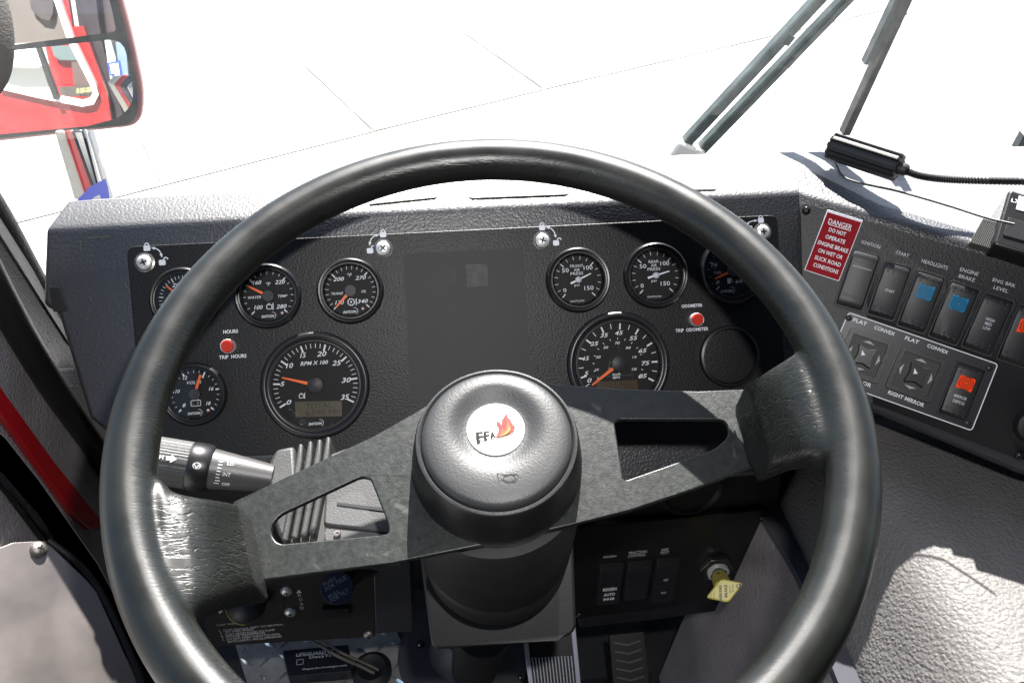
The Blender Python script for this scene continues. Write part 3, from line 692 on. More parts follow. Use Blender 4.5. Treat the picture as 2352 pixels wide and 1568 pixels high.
M_SW = mat('rocker_black', (.010, .010, .012), .46, bump=(900, .00008), var=.1)
def rocker(fr, c, wd, ht, an, label, group, lens=None, texts=(), kind='dots', z0=.0022, tilt=1, white=False, lenspos=.17):
    t = thing('rocker_switch', label, 'rocker switch', fr.M((c.x, c.y, z0), an), group)
    m = MB(); m.prism(rrect(wd * 1.12, ht * 1.07, .0026), -.0004, .0030, holes=[rrect(wd * 1.01, ht * 1.005, .0018)[::-1]]); m.build('surround', M_BLACK, t, bevel=.0004)
    # rocker: two faces meeting in a shallow V, one end pressed in
    N = 14; hw = wd / 2; hh = ht / 2; m = MB(); L = []
    def H(y):
        s_ = y / hh; return .0052 + .0020 * s_ * s_ * (1.25 if s_ * tilt < 0 else .55) + (-.0012 * s_ * tilt)
    if kind == 'smooth': H = lambda y: .0048 + .0008 * (y / hh) ** 2
    prof = [(-hw, 0), (-hw, .82), (-hw * .95, .95), (-hw * .86, 1.0), (hw * .86, 1.0), (hw * .95, .95), (hw, .82), (hw, 0)]
    rows = []
    for i in range(N + 1):
        y = -hh + 2 * hh * i / N; ed = min(1, (1 - abs(y / hh)) * 12 + .55)
        sx = 1 if 0 < i < N else .93
        rows.append([m.v((x * sx, y, H(y) * k * (ed if k > .5 else 1))) for x, k in prof])
    for a, b in zip(rows, rows[1:]):
        for k in range(len(prof) - 1): m._f([a[k], a[k + 1], b[k + 1], b[k]])
    m._f(rows[0]); m._f(rows[-1]); m.build('rocker', M_SW, t, smooth=35)
    if kind in ('dots', 'lens'):
        for sgn in (1, -1):
            m = MB()
            for row in (0, 1):
                for k in range(4):
                    x = (-.66 + .44 * k + (row * .0)) * hw; y = sgn * (hh * (.86 if row == 0 else .70) - (.0)); rr = wd * .042
                    if kind == 'lens' and sgn == 1 and row == 1 and 0 < k < 3: continue
                    m.lathe([(rr, H(y) - .0002), (rr * .8, H(y) + rr * .6), (0, H(y) + rr * .85)], 10, c=(x, y))
            m.build('grip_dots', M_SW, t)
    if lens:
        lw, lh = wd * .58, ht * .24; yc = ht * lenspos; m = MB()
        m.prism(rrect(lw, lh, lw * .12, 3, (0, yc)), H(yc) - .001, H(yc) + .0009)
        for sx in (-1, 1): m.lathe([(lw * .1, H(yc)), (lw * .08, H(yc) + .0013), (0, H(yc) + .0014)], 10, c=(sx * lw * .42, yc + (lh * .46 if lens[1] else -lh * .46)))
        ln = m.build('lens', lens[0], t, bevel=.0003)
        m = MB()
        for k in range(1, 4):
            m.strip(arc((0, yc), lw * .14 * k, 0, 360, 28), lw * .06, H(yc) + .0011)
        m.build('lens_rings', lens[2], ln)
    if kind == 'smooth':
        m = MB(); y = hh * .46; m.prism([(-hw * .72, y - .0006), (hw * .7, y - .0006), (hw * .7, y + .0006), (-hw * .72, y + .0006)], H(y) - .001, H(y) + .0003)
        m.build('slit', mat('green_slit', (.01, .05, .03), .3), t)
        m = MB()
        for y in (-hh * .55, -hh * .59, -hh * .63, hh * .62, hh * .68): m.strip([(-hw * .75, y), (hw * .75, y)], .0003, H(y) + .0003)
        m.build('moulded_lines', M_BLACK, t)
    if texts:
        m = MB()
        for s_, yy, w_, h_ in texts: m.text(s_, (0, yy * ht), w_ * wd, h_ * ht, H(yy * ht) + .0004, bold=.03 if white else .012)
        m.build('lettering', M_WHITE if white else mat('switch_print', (.5, .5, .52), .5), t)
    return t
BLUE = (mat('blue_lens', (.0, .085, .19), .2, emis=((.02, .42, .75), .04)), True, mat('blue_lens_dark', (.0, .03, .07), .3))
ORNG = (mat('red_lens', (.7, .05, .005), .22, emis=((1, .05, .005), .06)), False, mat('red_lens_dark', (.2, .008, .0), .3))
G = 'rocker switches in the right panel'
for q, lab, kw in (
    (((785, 735), (1015, 790), (860, 1290), (620, 1215)), 'smooth black ignition rocker with a green slit beside the red label', dict(kind='smooth')),
    (((1070, 840), (1300, 895), (1150, 1380), (920, 1305)), 'black dotted rocker printed START', dict(texts=(('START', .0, .36, .05),), tilt=1)),
    (((1370, 925), (1610, 985), (1430, 1495), (1190, 1408)), 'black rocker with blue lens under the HEADLIGHTS legend', dict(kind='lens', lens=BLUE, tilt=1)),
    (((1670, 1020), (1915, 1092), (1735, 1605), (1485, 1510)), 'black rocker with blue lens under the ENGINE BRAKE legend', dict(kind='lens', lens=BLUE, tilt=1)),
    (((1970, 1120), (2235, 1200), (2040, 1702), (1795, 1605)), 'black dotted rocker printed HIGH MED LOW', dict(texts=(('HIGH', .08, .30, .055), ('MED', .0, .24, .055), ('LOW', -.08, .26, .055)), tilt=1)),
    (((2290, 1228), (2560, 1310), (2370, 1810), (2110, 1720)), 'black rocker with red lens cut by the right edge of the view', dict(kind='lens', lens=ORNG, tilt=1))):
    c, wd, ht, an = wq(ZW_, *q); rocker(WING, c, wd, ht, an, lab, G, **kw)

# mirror control plate
mp = thing('mirror_control_plate', 'black plate with a white outline printed RIGHT MIRROR under the rockers', 'control plate', WING.M())
MO = [WING.P(*zz(ZR, *p), .0022) for p in ((735, 110), (480, 705), (1870, 1200), (2112, 588))]
m = MB(); m.prism(rpoly(MO, .003), .0022, .0036); m.build('plate', mat('navy_black_plate', (.008, .009, .016), .38), mp, bevel=.0003)
m = MB(); cc = sum(MO, Vector((0, 0))) / 4; m.strip(rpoly([cc + (p - cc) * .993 for p in MO], .003), .0009, .0039, closed=True)
for s_, x, y, w_, h_ in (('FLAT', 845, 200, 135, 38), ('CONVEX', 1070, 281, 205, 38), ('FLAT', 1322, 367, 138, 38), ('CONVEX', 1558, 449, 212, 38), ('RIGHT MIRROR', 1268, 905, 362, 42), ('LEFT MIRROR', 790, 728, 340, 42)):
    wtext(m, s_, ZR, x, y, w_, h_, .0039, .02, rot=rad(-2))
m.build('border_and_lettering', M_WHITE, mp)
for (x, y, lab) in ((740, 165, 'tiny brown screw at the upper left corner of the mirror plate'), (2030, 625, 'tiny screw at the upper right corner of the mirror plate'), (1830, 1130, 'tiny screw at the lower right corner of the mirror plate')):
    small_screw(WING, *zz(ZR, x, y), .0030, lab, mat('rusty_screw', (.06, .045, .04), .35, .5), .0036)
for q, lab in ((((745, 245), (1150, 382), (1010, 775), (615, 635)), 'square mirror joystick partly covered by the rim'), (((1215, 405), (1642, 555), (1485, 948), (1078, 800)), 'square mirror joystick above the words RIGHT MIRROR')):
    c, wd, ht, an = wq(ZR, *q, z=.0036); t = thing('mirror_joystick', lab, 'joystick', WING.M((c.x, c.y, .0036), an), 'mirror joysticks')
    m = MB(); m.prism(rrect(wd, ht, .003), 0, .0042, holes=[rrect(wd * .78, ht * .78, .0012)[::-1]]); m.build('frame', M_BLKP, t, bevel=.0012, seg=3)
    m = MB(); m.prism(rrect(wd * .8, ht * .8, .001), 0, .0008); m.build('recess', mat('recess_brown', (.024, .021, .019), .55), t)
    m = MB(); s_ = wd * .20; k_ = wd * .135
    m.prism(rpoly([(-s_, -s_ * 1.15), (0, -s_ * .85), (s_, -s_ * 1.15), (s_ * .8, 0), (s_, s_ * 1.1), (0, s_ * .8), (-s_, s_ * 1.1), (-s_ * .8, 0)], .0008), .0008, .0105)
    m.build('knob', M_BEZEL, t, bevel=.0008, seg=3)
    m = MB(); m.flat([(-s_ * .55, s_ * .55), (-s_ * .42, -s_ * .1), (-s_ * .02, s_ * .1)], .0108)
    m.build('pointer', M_WHITE, t)
    m = MB(); a = wd * .30; b = wd * .1; e = wd * .135
    for k in range(4):
        R_ = Matrix.Rotation(k * math.pi / 2, 4, 'Z'); m.flat([(-e, a), (e, a), (0, a + b * .62)], .0011, T=R_)
    m.build('arrows', mat('arrow_grey', (.38, .39, .42), .5), t)
c, wd, ht, an = wq(ZR, (1740, 565), (1985, 645), (1805, 1112), (1565, 1028), z=.0036)
rocker(WING, c, wd, ht, an, 'black rocker with red lens printed MIRROR DEFOG', G, kind='lens', lens=ORNG, texts=(('MIRROR', -.105, .48, .06), ('DEFOG', -.20, .42, .06)), z0=.0036, tilt=1, lenspos=.17)
fr = WING.sub(2368, 978, .0022); t = thing('rotary_knob', 'round black knob at the right edge of the switch panel', 'knob', fr.M())
m = MB(); m.lathe([(.015, 0), (.0148, .008), (.013, .0105), (.009, .011), (0, .011)], 40); m.build('knob_body', M_BLKP, t)
m = MB(); m.text('WIPER', (0, 0), .018, .003, .0114); m.build('lettering', M_DIM, t)

# ------------------------------------------------------------------ things on top of the right dash
def on_top(px, py, h=0):
    d = ray(px, py); tt = (zt + h - CAMP.z) / d.z; return CAMP + d * tt
hz = lambda: None
a = on_top(1905, 392) + sv * .025; b = on_top(2062, 446) + sv * .025
ax = (b - a); Lh = ax.length; LF = Frame(a, ax.cross(ZW).cross(ax) * 0 + ax.cross(ZW), None, ax)   # z runs along the lamp head
t = thing('gooseneck_lamp', 'black ribbed lamp head on a flexible neck above the dash top', 'lamp', LF.M())
m = MB(); R0 = .0122
def finned(a, z): return 1 + (.10 if (int(a / (2 * math.pi) * 20) % 2 == 0) else -.12)
m.lathe([(0, 0), (R0 * .9, 0), (R0, .001), (R0, Lh * .97), (R0 * .9, Lh), (0, Lh)], 112, rfun=finned); m.build('lamp_head', mat('lamp_black', (.008, .008, .009), .5), t, smooth=20)
m = MB(); m.lathe([(.006, Lh), (.006, Lh + .006), (.0045, Lh + .008), (0, Lh + .008)], 24); m.build('collar', M_BLACK, t)
np_ = catmull([b] + [on_top(*p) + sv * .022 for p in ((2105, 456), (2155, 464), (2235, 468), (2352, 470), (2450, 468))] + [on_top(2560, 462)], 26)
m = MB(); m.tube([LF.L(p) for p in np_], lambda i: .0033 + (.0004 if i % 2 else -.0003), 12); m.build('flexible_neck', M_BLACK, t)
p0 = on_top(1905, 398, .004)
wire = catmull([on_top(1918, 376, .005), on_top(1948, 412, .004), on_top(2065, 440, .004), on_top(2180, 473, .004), on_top(2265, 500, .006), on_top(2330, 515, .01)], 8)
m = MB(); m.tube(wire, .0011, 8); tag(m.build('thin_cable', M_BLACK), 'thin black cable lying across the bright dash top', 'cable')
# black radio head with its ribbed bracket
R1 = Frame(at(2352, 505, .735), WING.x, None, (WING.z * .8 + ZW * .6))
t = thing('radio_head', 'black boxy device with a white sticker at the right edge above the switches', 'radio', R1.M())
q = [R1.P(*p) for p in ((2318, 434), (2281, 560), (2500, 625), (2530, 500))]
m = MB(); m.prism(rpoly(q, .004), -.05, .0); m.build('body', M_BEZEL, t, bevel=.0025, seg=3)
m = MB(); m.prism(rpoly([R1.P(*p) for p in ((2315, 500), (2303, 541), (2500, 596), (2515, 555))], .001), .0, .0012); m.build('front_lip', M_BLKP, t, bevel=.0005)
m = MB(); m.prism([R1.P(*p) for p in ((2340, 450), (2333, 481), (2480, 520), (2490, 490))], .0002, .0006); m.build('sticker', mat('lilac_sticker', (.7, .7, .8), .4), t)
m = MB(); c = R1.P(2331, 462); m.text('L7', c, .006, .004, .0004, bold=.02); m.build('lettering', M_WHITE, t)
m = MB(); q = [R1.P(*p, -.01) for p in ((2260, 499), (2228, 556), (2276, 570), (2300, 508))]
for k in range(11):
    u0, u1 = k / 11, (k + .6) / 11
    m.prism([lerp(q[0], q[3], u0), lerp(q[1], q[2], u0), lerp(q[1], q[2], u1), lerp(q[0], q[3], u1)], -.014, -.010)
m.prism(q, -.018, -.013); m.build('ribbed_clip', mat('clip_grey', (.10, .10, .095), .4, .4), t)

# ------------------------------------------------------------------ engine cover and footwell on the right
EZ = cz - .590
EC = Frame(Vector((.3, .5, EZ)), XW, None, ZW)
eng = thing('engine_cover', 'broad grey vinyl engine cover with pebbled grain at the lower right', 'engine cover', EC.M())
def chain(pts, z, n=24):
    p = [EC.P(*q, z) for q in pts]; p = [p[0] + (p[0] - p[1]) * 1.5] + p + [p[-1] + (p[-1] - p[-2]) * 1.5]
    return catmull(p, n // 4)
EDZ = -.105
e1 = chain(((1772, 1120), (1796, 1176), (1862, 1317), (1944, 1497), (1985, 1588)), EDZ)
e2 = chain(((1740, 1160), (1763, 1208), (1836, 1332), (1903, 1515), (1945, 1620)), EDZ)
m = MB(); rows = []
for e in e1:
    rows.append([m.v((e.x + dx, e.y, dz)) for dx, dz in ((.0, EDZ - .004), (.001, EDZ + .004), (.012, -.080), (.026, -.050), (.040, -.026), (.054, -.011), (.072, -.003), (.10, 0), (.2, 0), (.35, 0), (.7, .0))])
for a, b in zip(rows, rows[1:]):
    for k in range(len(a) - 1): m._f([a[k], a[k + 1], b[k + 1], b[k]])
m.build('cover_top', M_VINYL, eng, smooth=80)
m = MB(); A_ = [m.v((e.x, e.y, EDZ - .001)) for e in e2]; B_ = [m.v((e.x - .05, e.y, -.52)) for e in e2]
for i in range(len(A_) - 1): m._f([A_[i], A_[i + 1], B_[i + 1], B_[i]])
m.build('cover_side', M_VINYL3, eng)
m = MB(); T1 = [m.v((e.x, e.y, EDZ + .002)) for e in e1]; T2 = [m.v((e.x, e.y, EDZ + .002)) for e in e2]; T3 = [m.v((e.x - .001, e.y, EDZ - .006)) for e in e2]
for i in range(len(T1) - 1): m._f([T1[i], T1[i + 1], T2[i + 1], T2[i]]); m._f([T2[i], T2[i + 1], T3[i + 1], T3[i]])
m.build('trim_strip', M_TRIM, eng)

# ------------------------------------------------------------------ upright panels under the dash
def LP(*pts, z=0): return [LOWER.P(*p, z) for p in pts]
ub = thing('under_dash_housing', 'black housing below the dashboard behind the column', 'housing', LOWER.M())
m = MB(); m.prism(LP((350, 1075), (440, 1335), (487, 1483), (862, 1462), (950, 1452), (950, 1300), (1330, 1290), (1335, 1462), (1507, 1444), (1640, 1425), (1745, 1400), (1800, 1165), (1815, 1060)), -.05, -.012)
m.build('housing_front', mat('housing_black', (.011, .011, .013), .5, bump=(500, .0003)), ub, bevel=.003)
m = MB(); m.prism(rpoly(LP((855, 1295), (862, 1456), (950, 1450), (945, 1290)), .003), -.012, .0); m.build('textured_block', M_DASH, ub, bevel=.002)
# right: brake and traction switches
bp = thing('brake_switch_panel', 'glossy black lower panel holding three rockers and the yellow brake knob', 'switch panel', LOWER.M())
m = MB(); m.prism(rpoly(LP((1262, 1225), (1300, 1425), (1329, 1424), (1713, 1379), (1763, 1177)), .004), -.012, -.004); m.build('panel_plate', mat('gloss_black_panel', (.006, .006, .0065), .35), bp, bevel=.001)
Z8 = (1263, 1091)
def ltext(m, s_, x, y, w_, h_, z, org=Z8, bold=0, rot=0, align='C'):
    px, py = zz(org, x, y); a, b = pxm(LOWER, px, py, w_ * .25, h_ * .25); m.text(s_, LOWER.P(px, py, z), a, b, z, bold=bold, rot=rot, align=align)
m = MB()
for s_, x, y, w_, h_ in (('REGEN', 550, 745, 115, 20), ('TRACTION', 806, 707, 165, 24), ('CONTROL', 800, 735, 158, 22), ('ABS', 1056, 682, 64, 22), ('TEST', 1053, 710, 80, 22)): ltext(m, s_, x, y, w_, h_, -.0034)
m.build('legends', M_DIM, bp)
m = MB()
for x, y in ((545, 745), (800, 722), (1050, 697)):
    c = LOWER.P(*zz(Z8, x, y), -.004); m.strip(rrect(.024, .012, .0015, 3, (c.x, c.y)), .0005, -.0035, closed=True)
m.build('legend_frames', mat('frame_grey', (.03, .03, .032), .4), bp)
G2 = 'rocker switches in the lower panel'
for q, lab, kw in (
    (((435, 822), (655, 812), (650, 1145), (432, 1158)), 'black rocker printed REGEN AUTO INHIB in bold white', dict(texts=(('REGEN', -.06, .62, .085), ('AUTO', -.19, .52, .08), ('INHIB', -.30, .50, .07)), white=True)),
    (((690, 800), (912, 788), (905, 1105), (672, 1118)), 'plain black dotted rocker under TRACTION CONTROL', dict()),
    (((942, 775), (1160, 765), (1150, 1122), (935, 1135)), 'black rocker printed ABS and TEST', dict(texts=(('ABS', .08, .22, .06), ('TEST', -.23, .26, .05))))):
    q_ = [LOWER.P(*zz(Z8, *p), -.004) for p in q]; c = sum(q_, Vector((0, 0))) / 4; wd = (q_[1] - q_[0]).length * .93; ht = (q_[3] - q_[0]).length * .98
    rocker(LOWER, c, wd, ht, 0, lab, G2, z0=-.004, tilt=1, **kw)
small_screw(LOWER, *zz(Z8, 1965, 395), .0052, 'dark screw at the upper right corner of the lower panel', z=-.004)
small_screw(LOWER, *zz(Z8, 270, 1285), .0052, 'dark screw at the lower left corner of the lower panel', z=-.004)
# parking brake knob
fr = LOWER.sub(*zz(Z8, 1520, 828), -.004); t = thing('parking_brake_knob', 'yellow diamond PARKING BRAKE knob pulled out on its plunger', 'brake knob', fr.M())
m = MB(); m.lathe([(.0, 0), (.0205, 0), (.0205, .006), (.0175, .0075), (.012, .0075), (.012, .0)], 6); m.build('hex_nut', mat('dark_nut', (.10, .095, .09), .28, .9), t, bevel=.0006)
m = MB(); m.lathe([(.0125, .006), (.0125, .012), (.0105, .013), (.0095, .013)], 36); m.build('chrome_collar', M_CHROME, t)
kc = fr.L(at(*zz(Z8, 1606, 1060), .862)); base = Vector((0, 0, .01)); 
m = MB(); m.tube([base, lerp(base, kc, .45)], .0078, 24); m.build('plunger', mat('dark_plunger', (.03, .03, .03), .3), t)
M_YEL = mat('worn_yellow_plastic', (.62, .52, .11), .42, var=.08, vscale=60)
m = MB(); m.tube([lerp(base, kc, .30), lerp(base, kc, .95)], lambda i: (.0088, .0105)[i], 28); m.build('neck', M_YEL, t)
m = MB(); hp = lerp(base, kc, .42); vd = (CAMP - (fr.o)).normalized(); vl = Vector((vd.dot(fr.x), vd.dot(fr.y), vd.dot(fr.z))); nk = (kc - base).normalized(); 
out = (vl - nk * vl.dot(nk)).normalized(); KM = Matrix.Translation(lerp(base, kc, .52) + out * .0095); m.lathe([(.0018, 0), (.0018, .0004), (0, .0004)], 14, T=KM @ out.to_track_quat('Z', 'Y').to_matrix().to_4x4()); m.build('pin_hole', M_BLACK, t)
KF = Frame(at(*zz(Z8, 1606, 1060), .855), XW, None, (CAMP - at(1665, 1356, .86)).normalized() + ZW * .12)
dm = [KF.P(*zz(Z8, *p)) for p in ((1432, 1122), (1572, 945), (1782, 988), (1642, 1170))]; dm = rpoly(dm[::-1], .0042, 6)
KT = fr.M().inverted() @ KF.M()
m = MB(); m.prism(dm, -.008, .0, T=KT); m.build('diamond_grip', M_YEL, t, bevel=.0018, seg=3)
m = MB()
for s_, x, y, w_, h_, bo in (('PARKING', 1567, 1083, 142, 26, .03), ('BRAKE', 1617, 1062, 112, 26, .03), ('PULL', 1480, 1108, 40, 13, .0), ('TO APPLY', 1507, 1098, 66, 13, .0), ('PUSH TO', 1655, 1048, 60, 13, 0), ('RELEASE', 1680, 1036, 62, 13, 0)):
    px, py = zz(Z8, x, y); p = KF.P(px, py); k = .855 / F * .25; mm = MB()
    vs, tr = glyphs(s_, 0, bo); x0 = min(v[0] for v in vs); x1 = max(v[0] for v in vs); y0_ = min(v[1] for v in vs); y1 = max(v[1] for v in vs)
    Tm = KT @ Matrix.Translation((p.x, p.y, .0004)) @ Matrix.Rotation(rad(80), 4, 'Z')
    V = [m.v(Tm @ Vector(((v[0] - (x0 + x1) / 2) * w_ * k / (x1 - x0), (v[1] - (y0_ + y1) / 2) * h_ * k / (y1 - y0_), 0))) for v in vs]
    for f_ in tr: m._f([V[i] for i in f_])
    mm.b.free()
p = KF.P(*zz(Z8, 1735, 1018)); Tm = KT @ Matrix.Translation((p.x, p.y, 0)) @ Matrix.Rotation(rad(80), 4, 'Z')
m.strip(arc((0, .0005), .0017, -20, 300, 14), .0008, .0004, T=Tm); m.prism([(-.0028, -.0006), (.0028, -.0006), (.0028, -.0022), (-.0028, -.0022)], .0004, None, T=Tm)
m.build('lettering', mat('dark_print', (.02, .02, .015), .5), t)
# round drain or speaker seen in shade right of the column
fr = LOWER.sub(1590, 1128, .0); t = thing('speaker_cup', 'round black cup in deep shade under the right spoke', 'vent', fr.M())
m = MB(); m.lathe([(.035, -.01), (.034, .002), (.030, .004), (.027, .0), (0, -.002)], 48); m.build('cup', M_BLACK, t)

# left: pump shift panel
ZL4 = (402, 1176.6)
pp = thing('pump_shift_panel', 'black lower left panel with PUMP MODE instructions', 'control panel', LOWER.M())
m = MB(); m.prism(rpoly(LP((415, 1290), (443, 1345), (487, 1484), (862, 1462), (858, 1300)), .003), -.012, .0); m.build('panel_plate', mat('brown_black_plate', (.012, .0095, .0095), .5), pp, bevel=.0008)
m = MB()
for s_, x, y in (('M', 395, 840), ('P', 400, 880)): ltext(m, s_, x, y, 36, 26, .0004, ZL4, .0)
for s_, x, y in (('R', 1145, 757), ('O', 1155, 797), ('A', 1163, 837), ('D', 1168, 875)): ltext(m, s_, x, y, 30, 26, .0004, ZL4, .0)
def tri(m, x, y, w_, h_, up):
    a = [(x - w_, y + h_ * up), (x + w_, y + h_ * up), (x, y - h_ * up)]; m.flat([LOWER.P(*zz(ZL4, *p)) for p in a], .0004)
tri(m, 413, 912, 27, 14, -1); tri(m, 1139, 720, 27, 15, 1)
for s_, x0, x1, y0_, y1, h_ in (('PUMP  MODE', 383, 575, 1030, 1020, 15), ('1.  STOP VEHICLE, SHIFT TO NEUTRAL', 400, 1000, 1072, 1040, 18), ('2.  SET PARK BRAKE', 410, 725, 1092, 1078, 17), ('3.  SHIFT FROM ROAD TO PUMP', 415, 920, 1113, 1088, 17),
                              ('4.  ENGAGE TRANSMISSION', 425, 828, 1133, 1113, 17), ('5.  DO NOT OPEN THROTTLE UNTIL', 430, 972, 1153, 1127, 17), ('BOTH LIGHTS  ARE ILLUMINATED', 485, 985, 1172, 1148, 17)):
    ltext(m, s_, (x0 + x1) / 2, (y0_ + y1) / 2, x1 - x0, h_, .0004, ZL4, 0)
m.build('lettering', M_DIM, pp)
m = MB(); m.prism(LP(*[zz(ZL4, *p) for p in ((720, 655), (815, 925), (1010, 935), (985, 680))]), .0, .0006); m.build('slot', M_BLACK, pp)
for (x, y, r_, lab) in ((1025, 715, .0066, 'shiny upper screw beside the vertical word ROAD'), (1062, 908, .0066, 'shiny lower screw beside the vertical word ROAD'), (1778, 1118, .006, 'dull screw at the lower right corner of the pump panel')):
    small_screw(LOWER, *zz(ZL4, x, y), r_, lab, M_CHROME if r_ > .0065 else M_STEEL, 0)
fr = LOWER.sub(*zz(ZL4, 655, 835), .0); t = thing('shift_knob', 'round black ball knob beside the pump lettering', 'knob', fr.M())
m = MB(); rk = .0205
m.lathe([(0, .012)] + [(rk * math.sin(rad(a)), .03 - rk * math.cos(rad(a))) for a in range(20, 180, 12)] + [(0, .03 + rk)], 40, T=Matrix.Translation(fr.L(at(*zz(ZL4, 655, 838), .86)) - Vector((0, 0, .03)))); m.build('ball', mat('knob_navy', (.018, .018, .026), .5), t, smooth=60)
m = MB(); m.tube([(0, 0, 0), tuple(fr.L(at(*zz(ZL4, 655, 838), .86)))], .005, 12); m.build('stem', M_BLACK, t)
m = MB(); c = fr.L(at(*zz(ZL4, 655, 838), .86)); m.strip([], 0, 0) if False else None
vd = (CAMP - fr.o).normalized(); vl = Vector((vd.dot(fr.x), vd.dot(fr.y), vd.dot(fr.z)))
QM = Matrix.Translation(c) @ vl.to_track_quat('Z', 'Y').to_matrix().to_4x4()
m.tube([QM @ Vector((rk * 1.01 * math.cos(rad(a)), rk * 1.01 * math.sin(rad(a)), -.002)) for a in range(-10, 95, 8)], .0006, 6); m.build('yellow_ring', mat('yellow_line', (.35, .36, .02), .4), t)
# tilt lever
TLF = Frame(at(*zz(ZL4, 1490, 690), .845), XW, None, (CAMP - at(775, 1350, .85)).normalized())
t = thing('tilt_lever', 'dark blue oval paddle printed PUSH FOR TELE, PULL FOR TILT', 'lever', TLF.M())
m = MB(); m.lathe([(0, -.006), (.0165, -.006), (.0170, -.003), (.0160, .0), (0, .0003)], 40); m.build('paddle', mat('navy_paddle', (.012, .017, .04), .42), t)
m = MB()
for s_, x, y, w_ in (('PUSH', 1417, 632, 115), ('FOR TELE', 1475, 650, 205), ('PULL', 1462, 748, 105), ('FOR TILT', 1512, 762, 175)):
    p = TLF.P(*zz(ZL4, x, y)); k = .845 / F * .25; m.text(s_, p, w_ * k, 36 * k, .0008, rot=rad(27))
m.build('lettering', mat('silver_print', (.25, .28, .34), .45), t)
m = MB(); m.tube([TLF.L(at(790, 1345, .86)), TLF.L(at(830, 1315, .87)), TLF.L(at(900, 1290, .88))], .007, 14); m.build('lever_arm', M_BEZEL, t)
for pts in (((1312, 668), (1330, 665), (1345, 750), (1325, 752)), ((1350, 852), (1600, 845), (1603, 915), (1360, 930))):
    pass
m = MB(); m.prism(rpoly(LP(*[zz(ZL4, *p) for p in ((1350, 850), (1362, 930), (1603, 918), (1598, 842))]), .001), 0, .006); m.build('lever_bracket', M_BLKP, pp, bevel=.0008)

# ------------------------------------------------------------------ floor things
FLF = Frame(Vector((0, .8, FLOOR_Z + .06)), XW, None, ZW)
M_TREAD = mat('tread_plate', (.36, .35, .34), .42, .3, bump=(60, .0004), var=.3, vscale=25)
t = thing('tread_plate', 'silver diamond tread plate on the footwell floor', 'tread plate', FLF.M())
q = [FLF.P(*p) for p in ((535, 1462), (590, 1640), (1010, 1640), (905, 1440), (860, 1420), (560, 1430))]
m = MB(); m.prism(q, -.01, 0); m.build('plate', M_TREAD, t)
m = MB(); c0 = sum(q, Vector((0, 0))) / 6
xs = [p.x for p in q]; ys = [p.y for p in q]
def inside(p, poly):
    r_ = False
    for i in range(len(poly)):
        a, b = poly[i], poly[i - 1]
        if (a.y > p[1]) != (b.y > p[1]) and p[0] < (b.x - a.x) * (p[1] - a.y) / (b.y - a.y) + a.x: r_ = not r_
    return r_
n_ = 0
for i in range(-20, 20):
    for j in range(-20, 20):
        x = c0.x + i * .027; y = c0.y + j * .027
        if not inside((x, y), q): continue
        a = rad(50 if (i + j) % 2 else -38); L_ = .0145; W_ = .0034
        Tm = Matrix.Translation((x, y, 0)) @ Matrix.Rotation(a, 4, 'Z')
        v = [m.v(Tm @ Vector(p)) for p in ((-L_, 0, 0), (0, -W_, 0), (L_, 0, 0), (0, W_, 0), (-L_ * .4, 0, .003), (L_ * .4, 0, .003))]
        m._f([v[0], v[1], v[4]]); m._f([v[1], v[2], v[5]]); m._f([v[1], v[5], v[4]]); m._f([v[2], v[3], v[5]]); m._f([v[3], v[0], v[4]]); m._f([v[3], v[4], v[5]])
m.build('raised_diamonds', mat('polished_tread', (.75, .74, .73), .22, .85), t, recalc=True, smooth=20)
MO_ = Frame(FLF.o + Vector((0, 0, .0)), XW, None, ZW)
q = [FLF.P(*p, .02) for p in ((648, 1493), (662, 1553), (809, 1541), (800, 1479))]; cc = sum(q, Vector((0, 0))) / 4
t = thing('data_module', 'small black box with white lettering screwed on the tread plate', 'control box', FLF.M((cc.x, cc.y, 0)))
m = MB(); m.prism(rpoly([p - cc for p in q], .003), .0, .02); m.build('case', mat('navy_case', (.007, .008, .014), .4), t, bevel=.0012)
m = MB(); ex = (q[3] - q[0]).normalized(); an = math.atan2(ex.y, ex.x); U = (q[3] - q[0]).length; V_ = (q[1] - q[0]).length
def mt_(s_, u, v, w_, h_, bo=0):
    p = (q[0] - cc) + ex * U * u + (q[1] - q[0]) * v; m.text(s_, p, w_ * U, h_ * V_, .0204, rot=an, bold=bo)
mt_('LIFEGUARD ES', .47, .22, .56, .13, .03); mt_('DataTrak', .60, .36, .45, .10); mt_('lifeguardtechnologies.com', .56, .79, .66, .08, .01)
p = (q[0] - cc) + ex * U * .22 + (q[1] - q[0]) * .5
m.strip(rrect(.009, .008, .001, 2, (p.x, p.y)), .0006, .0204, closed=True); m.build('lettering', M_DIM, t)
wr = catmull([FLF.Wp(712, 1468, .05), FLF.Wp(745, 1487, .04), FLF.Wp(780, 1508, .035), FLF.Wp(830, 1530, .02), FLF.Wp(860, 1545, .015)], 8)
m = MB(); m.tube(wr, .0022, 8); m.tube([p + Vector((.006, .004, 0)) for p in wr], .002, 8); tag(m.build('twin_wires', mat('wire_brown', (.14, .12, .09), .45)), 'pair of grey wires running over the small black box', 'wires')
# cable gland
fr = FLF.sub(855, 1545, 0); m = MB(); m.lathe([(.028, 0), (.028, .01), (.02, .016), (.012, .012), (0, .012)], 32, T=fr.M()); tag(m.build('cable_grommet', M_BLACK), 'round black rubber grommet right of the small box', 'grommet')
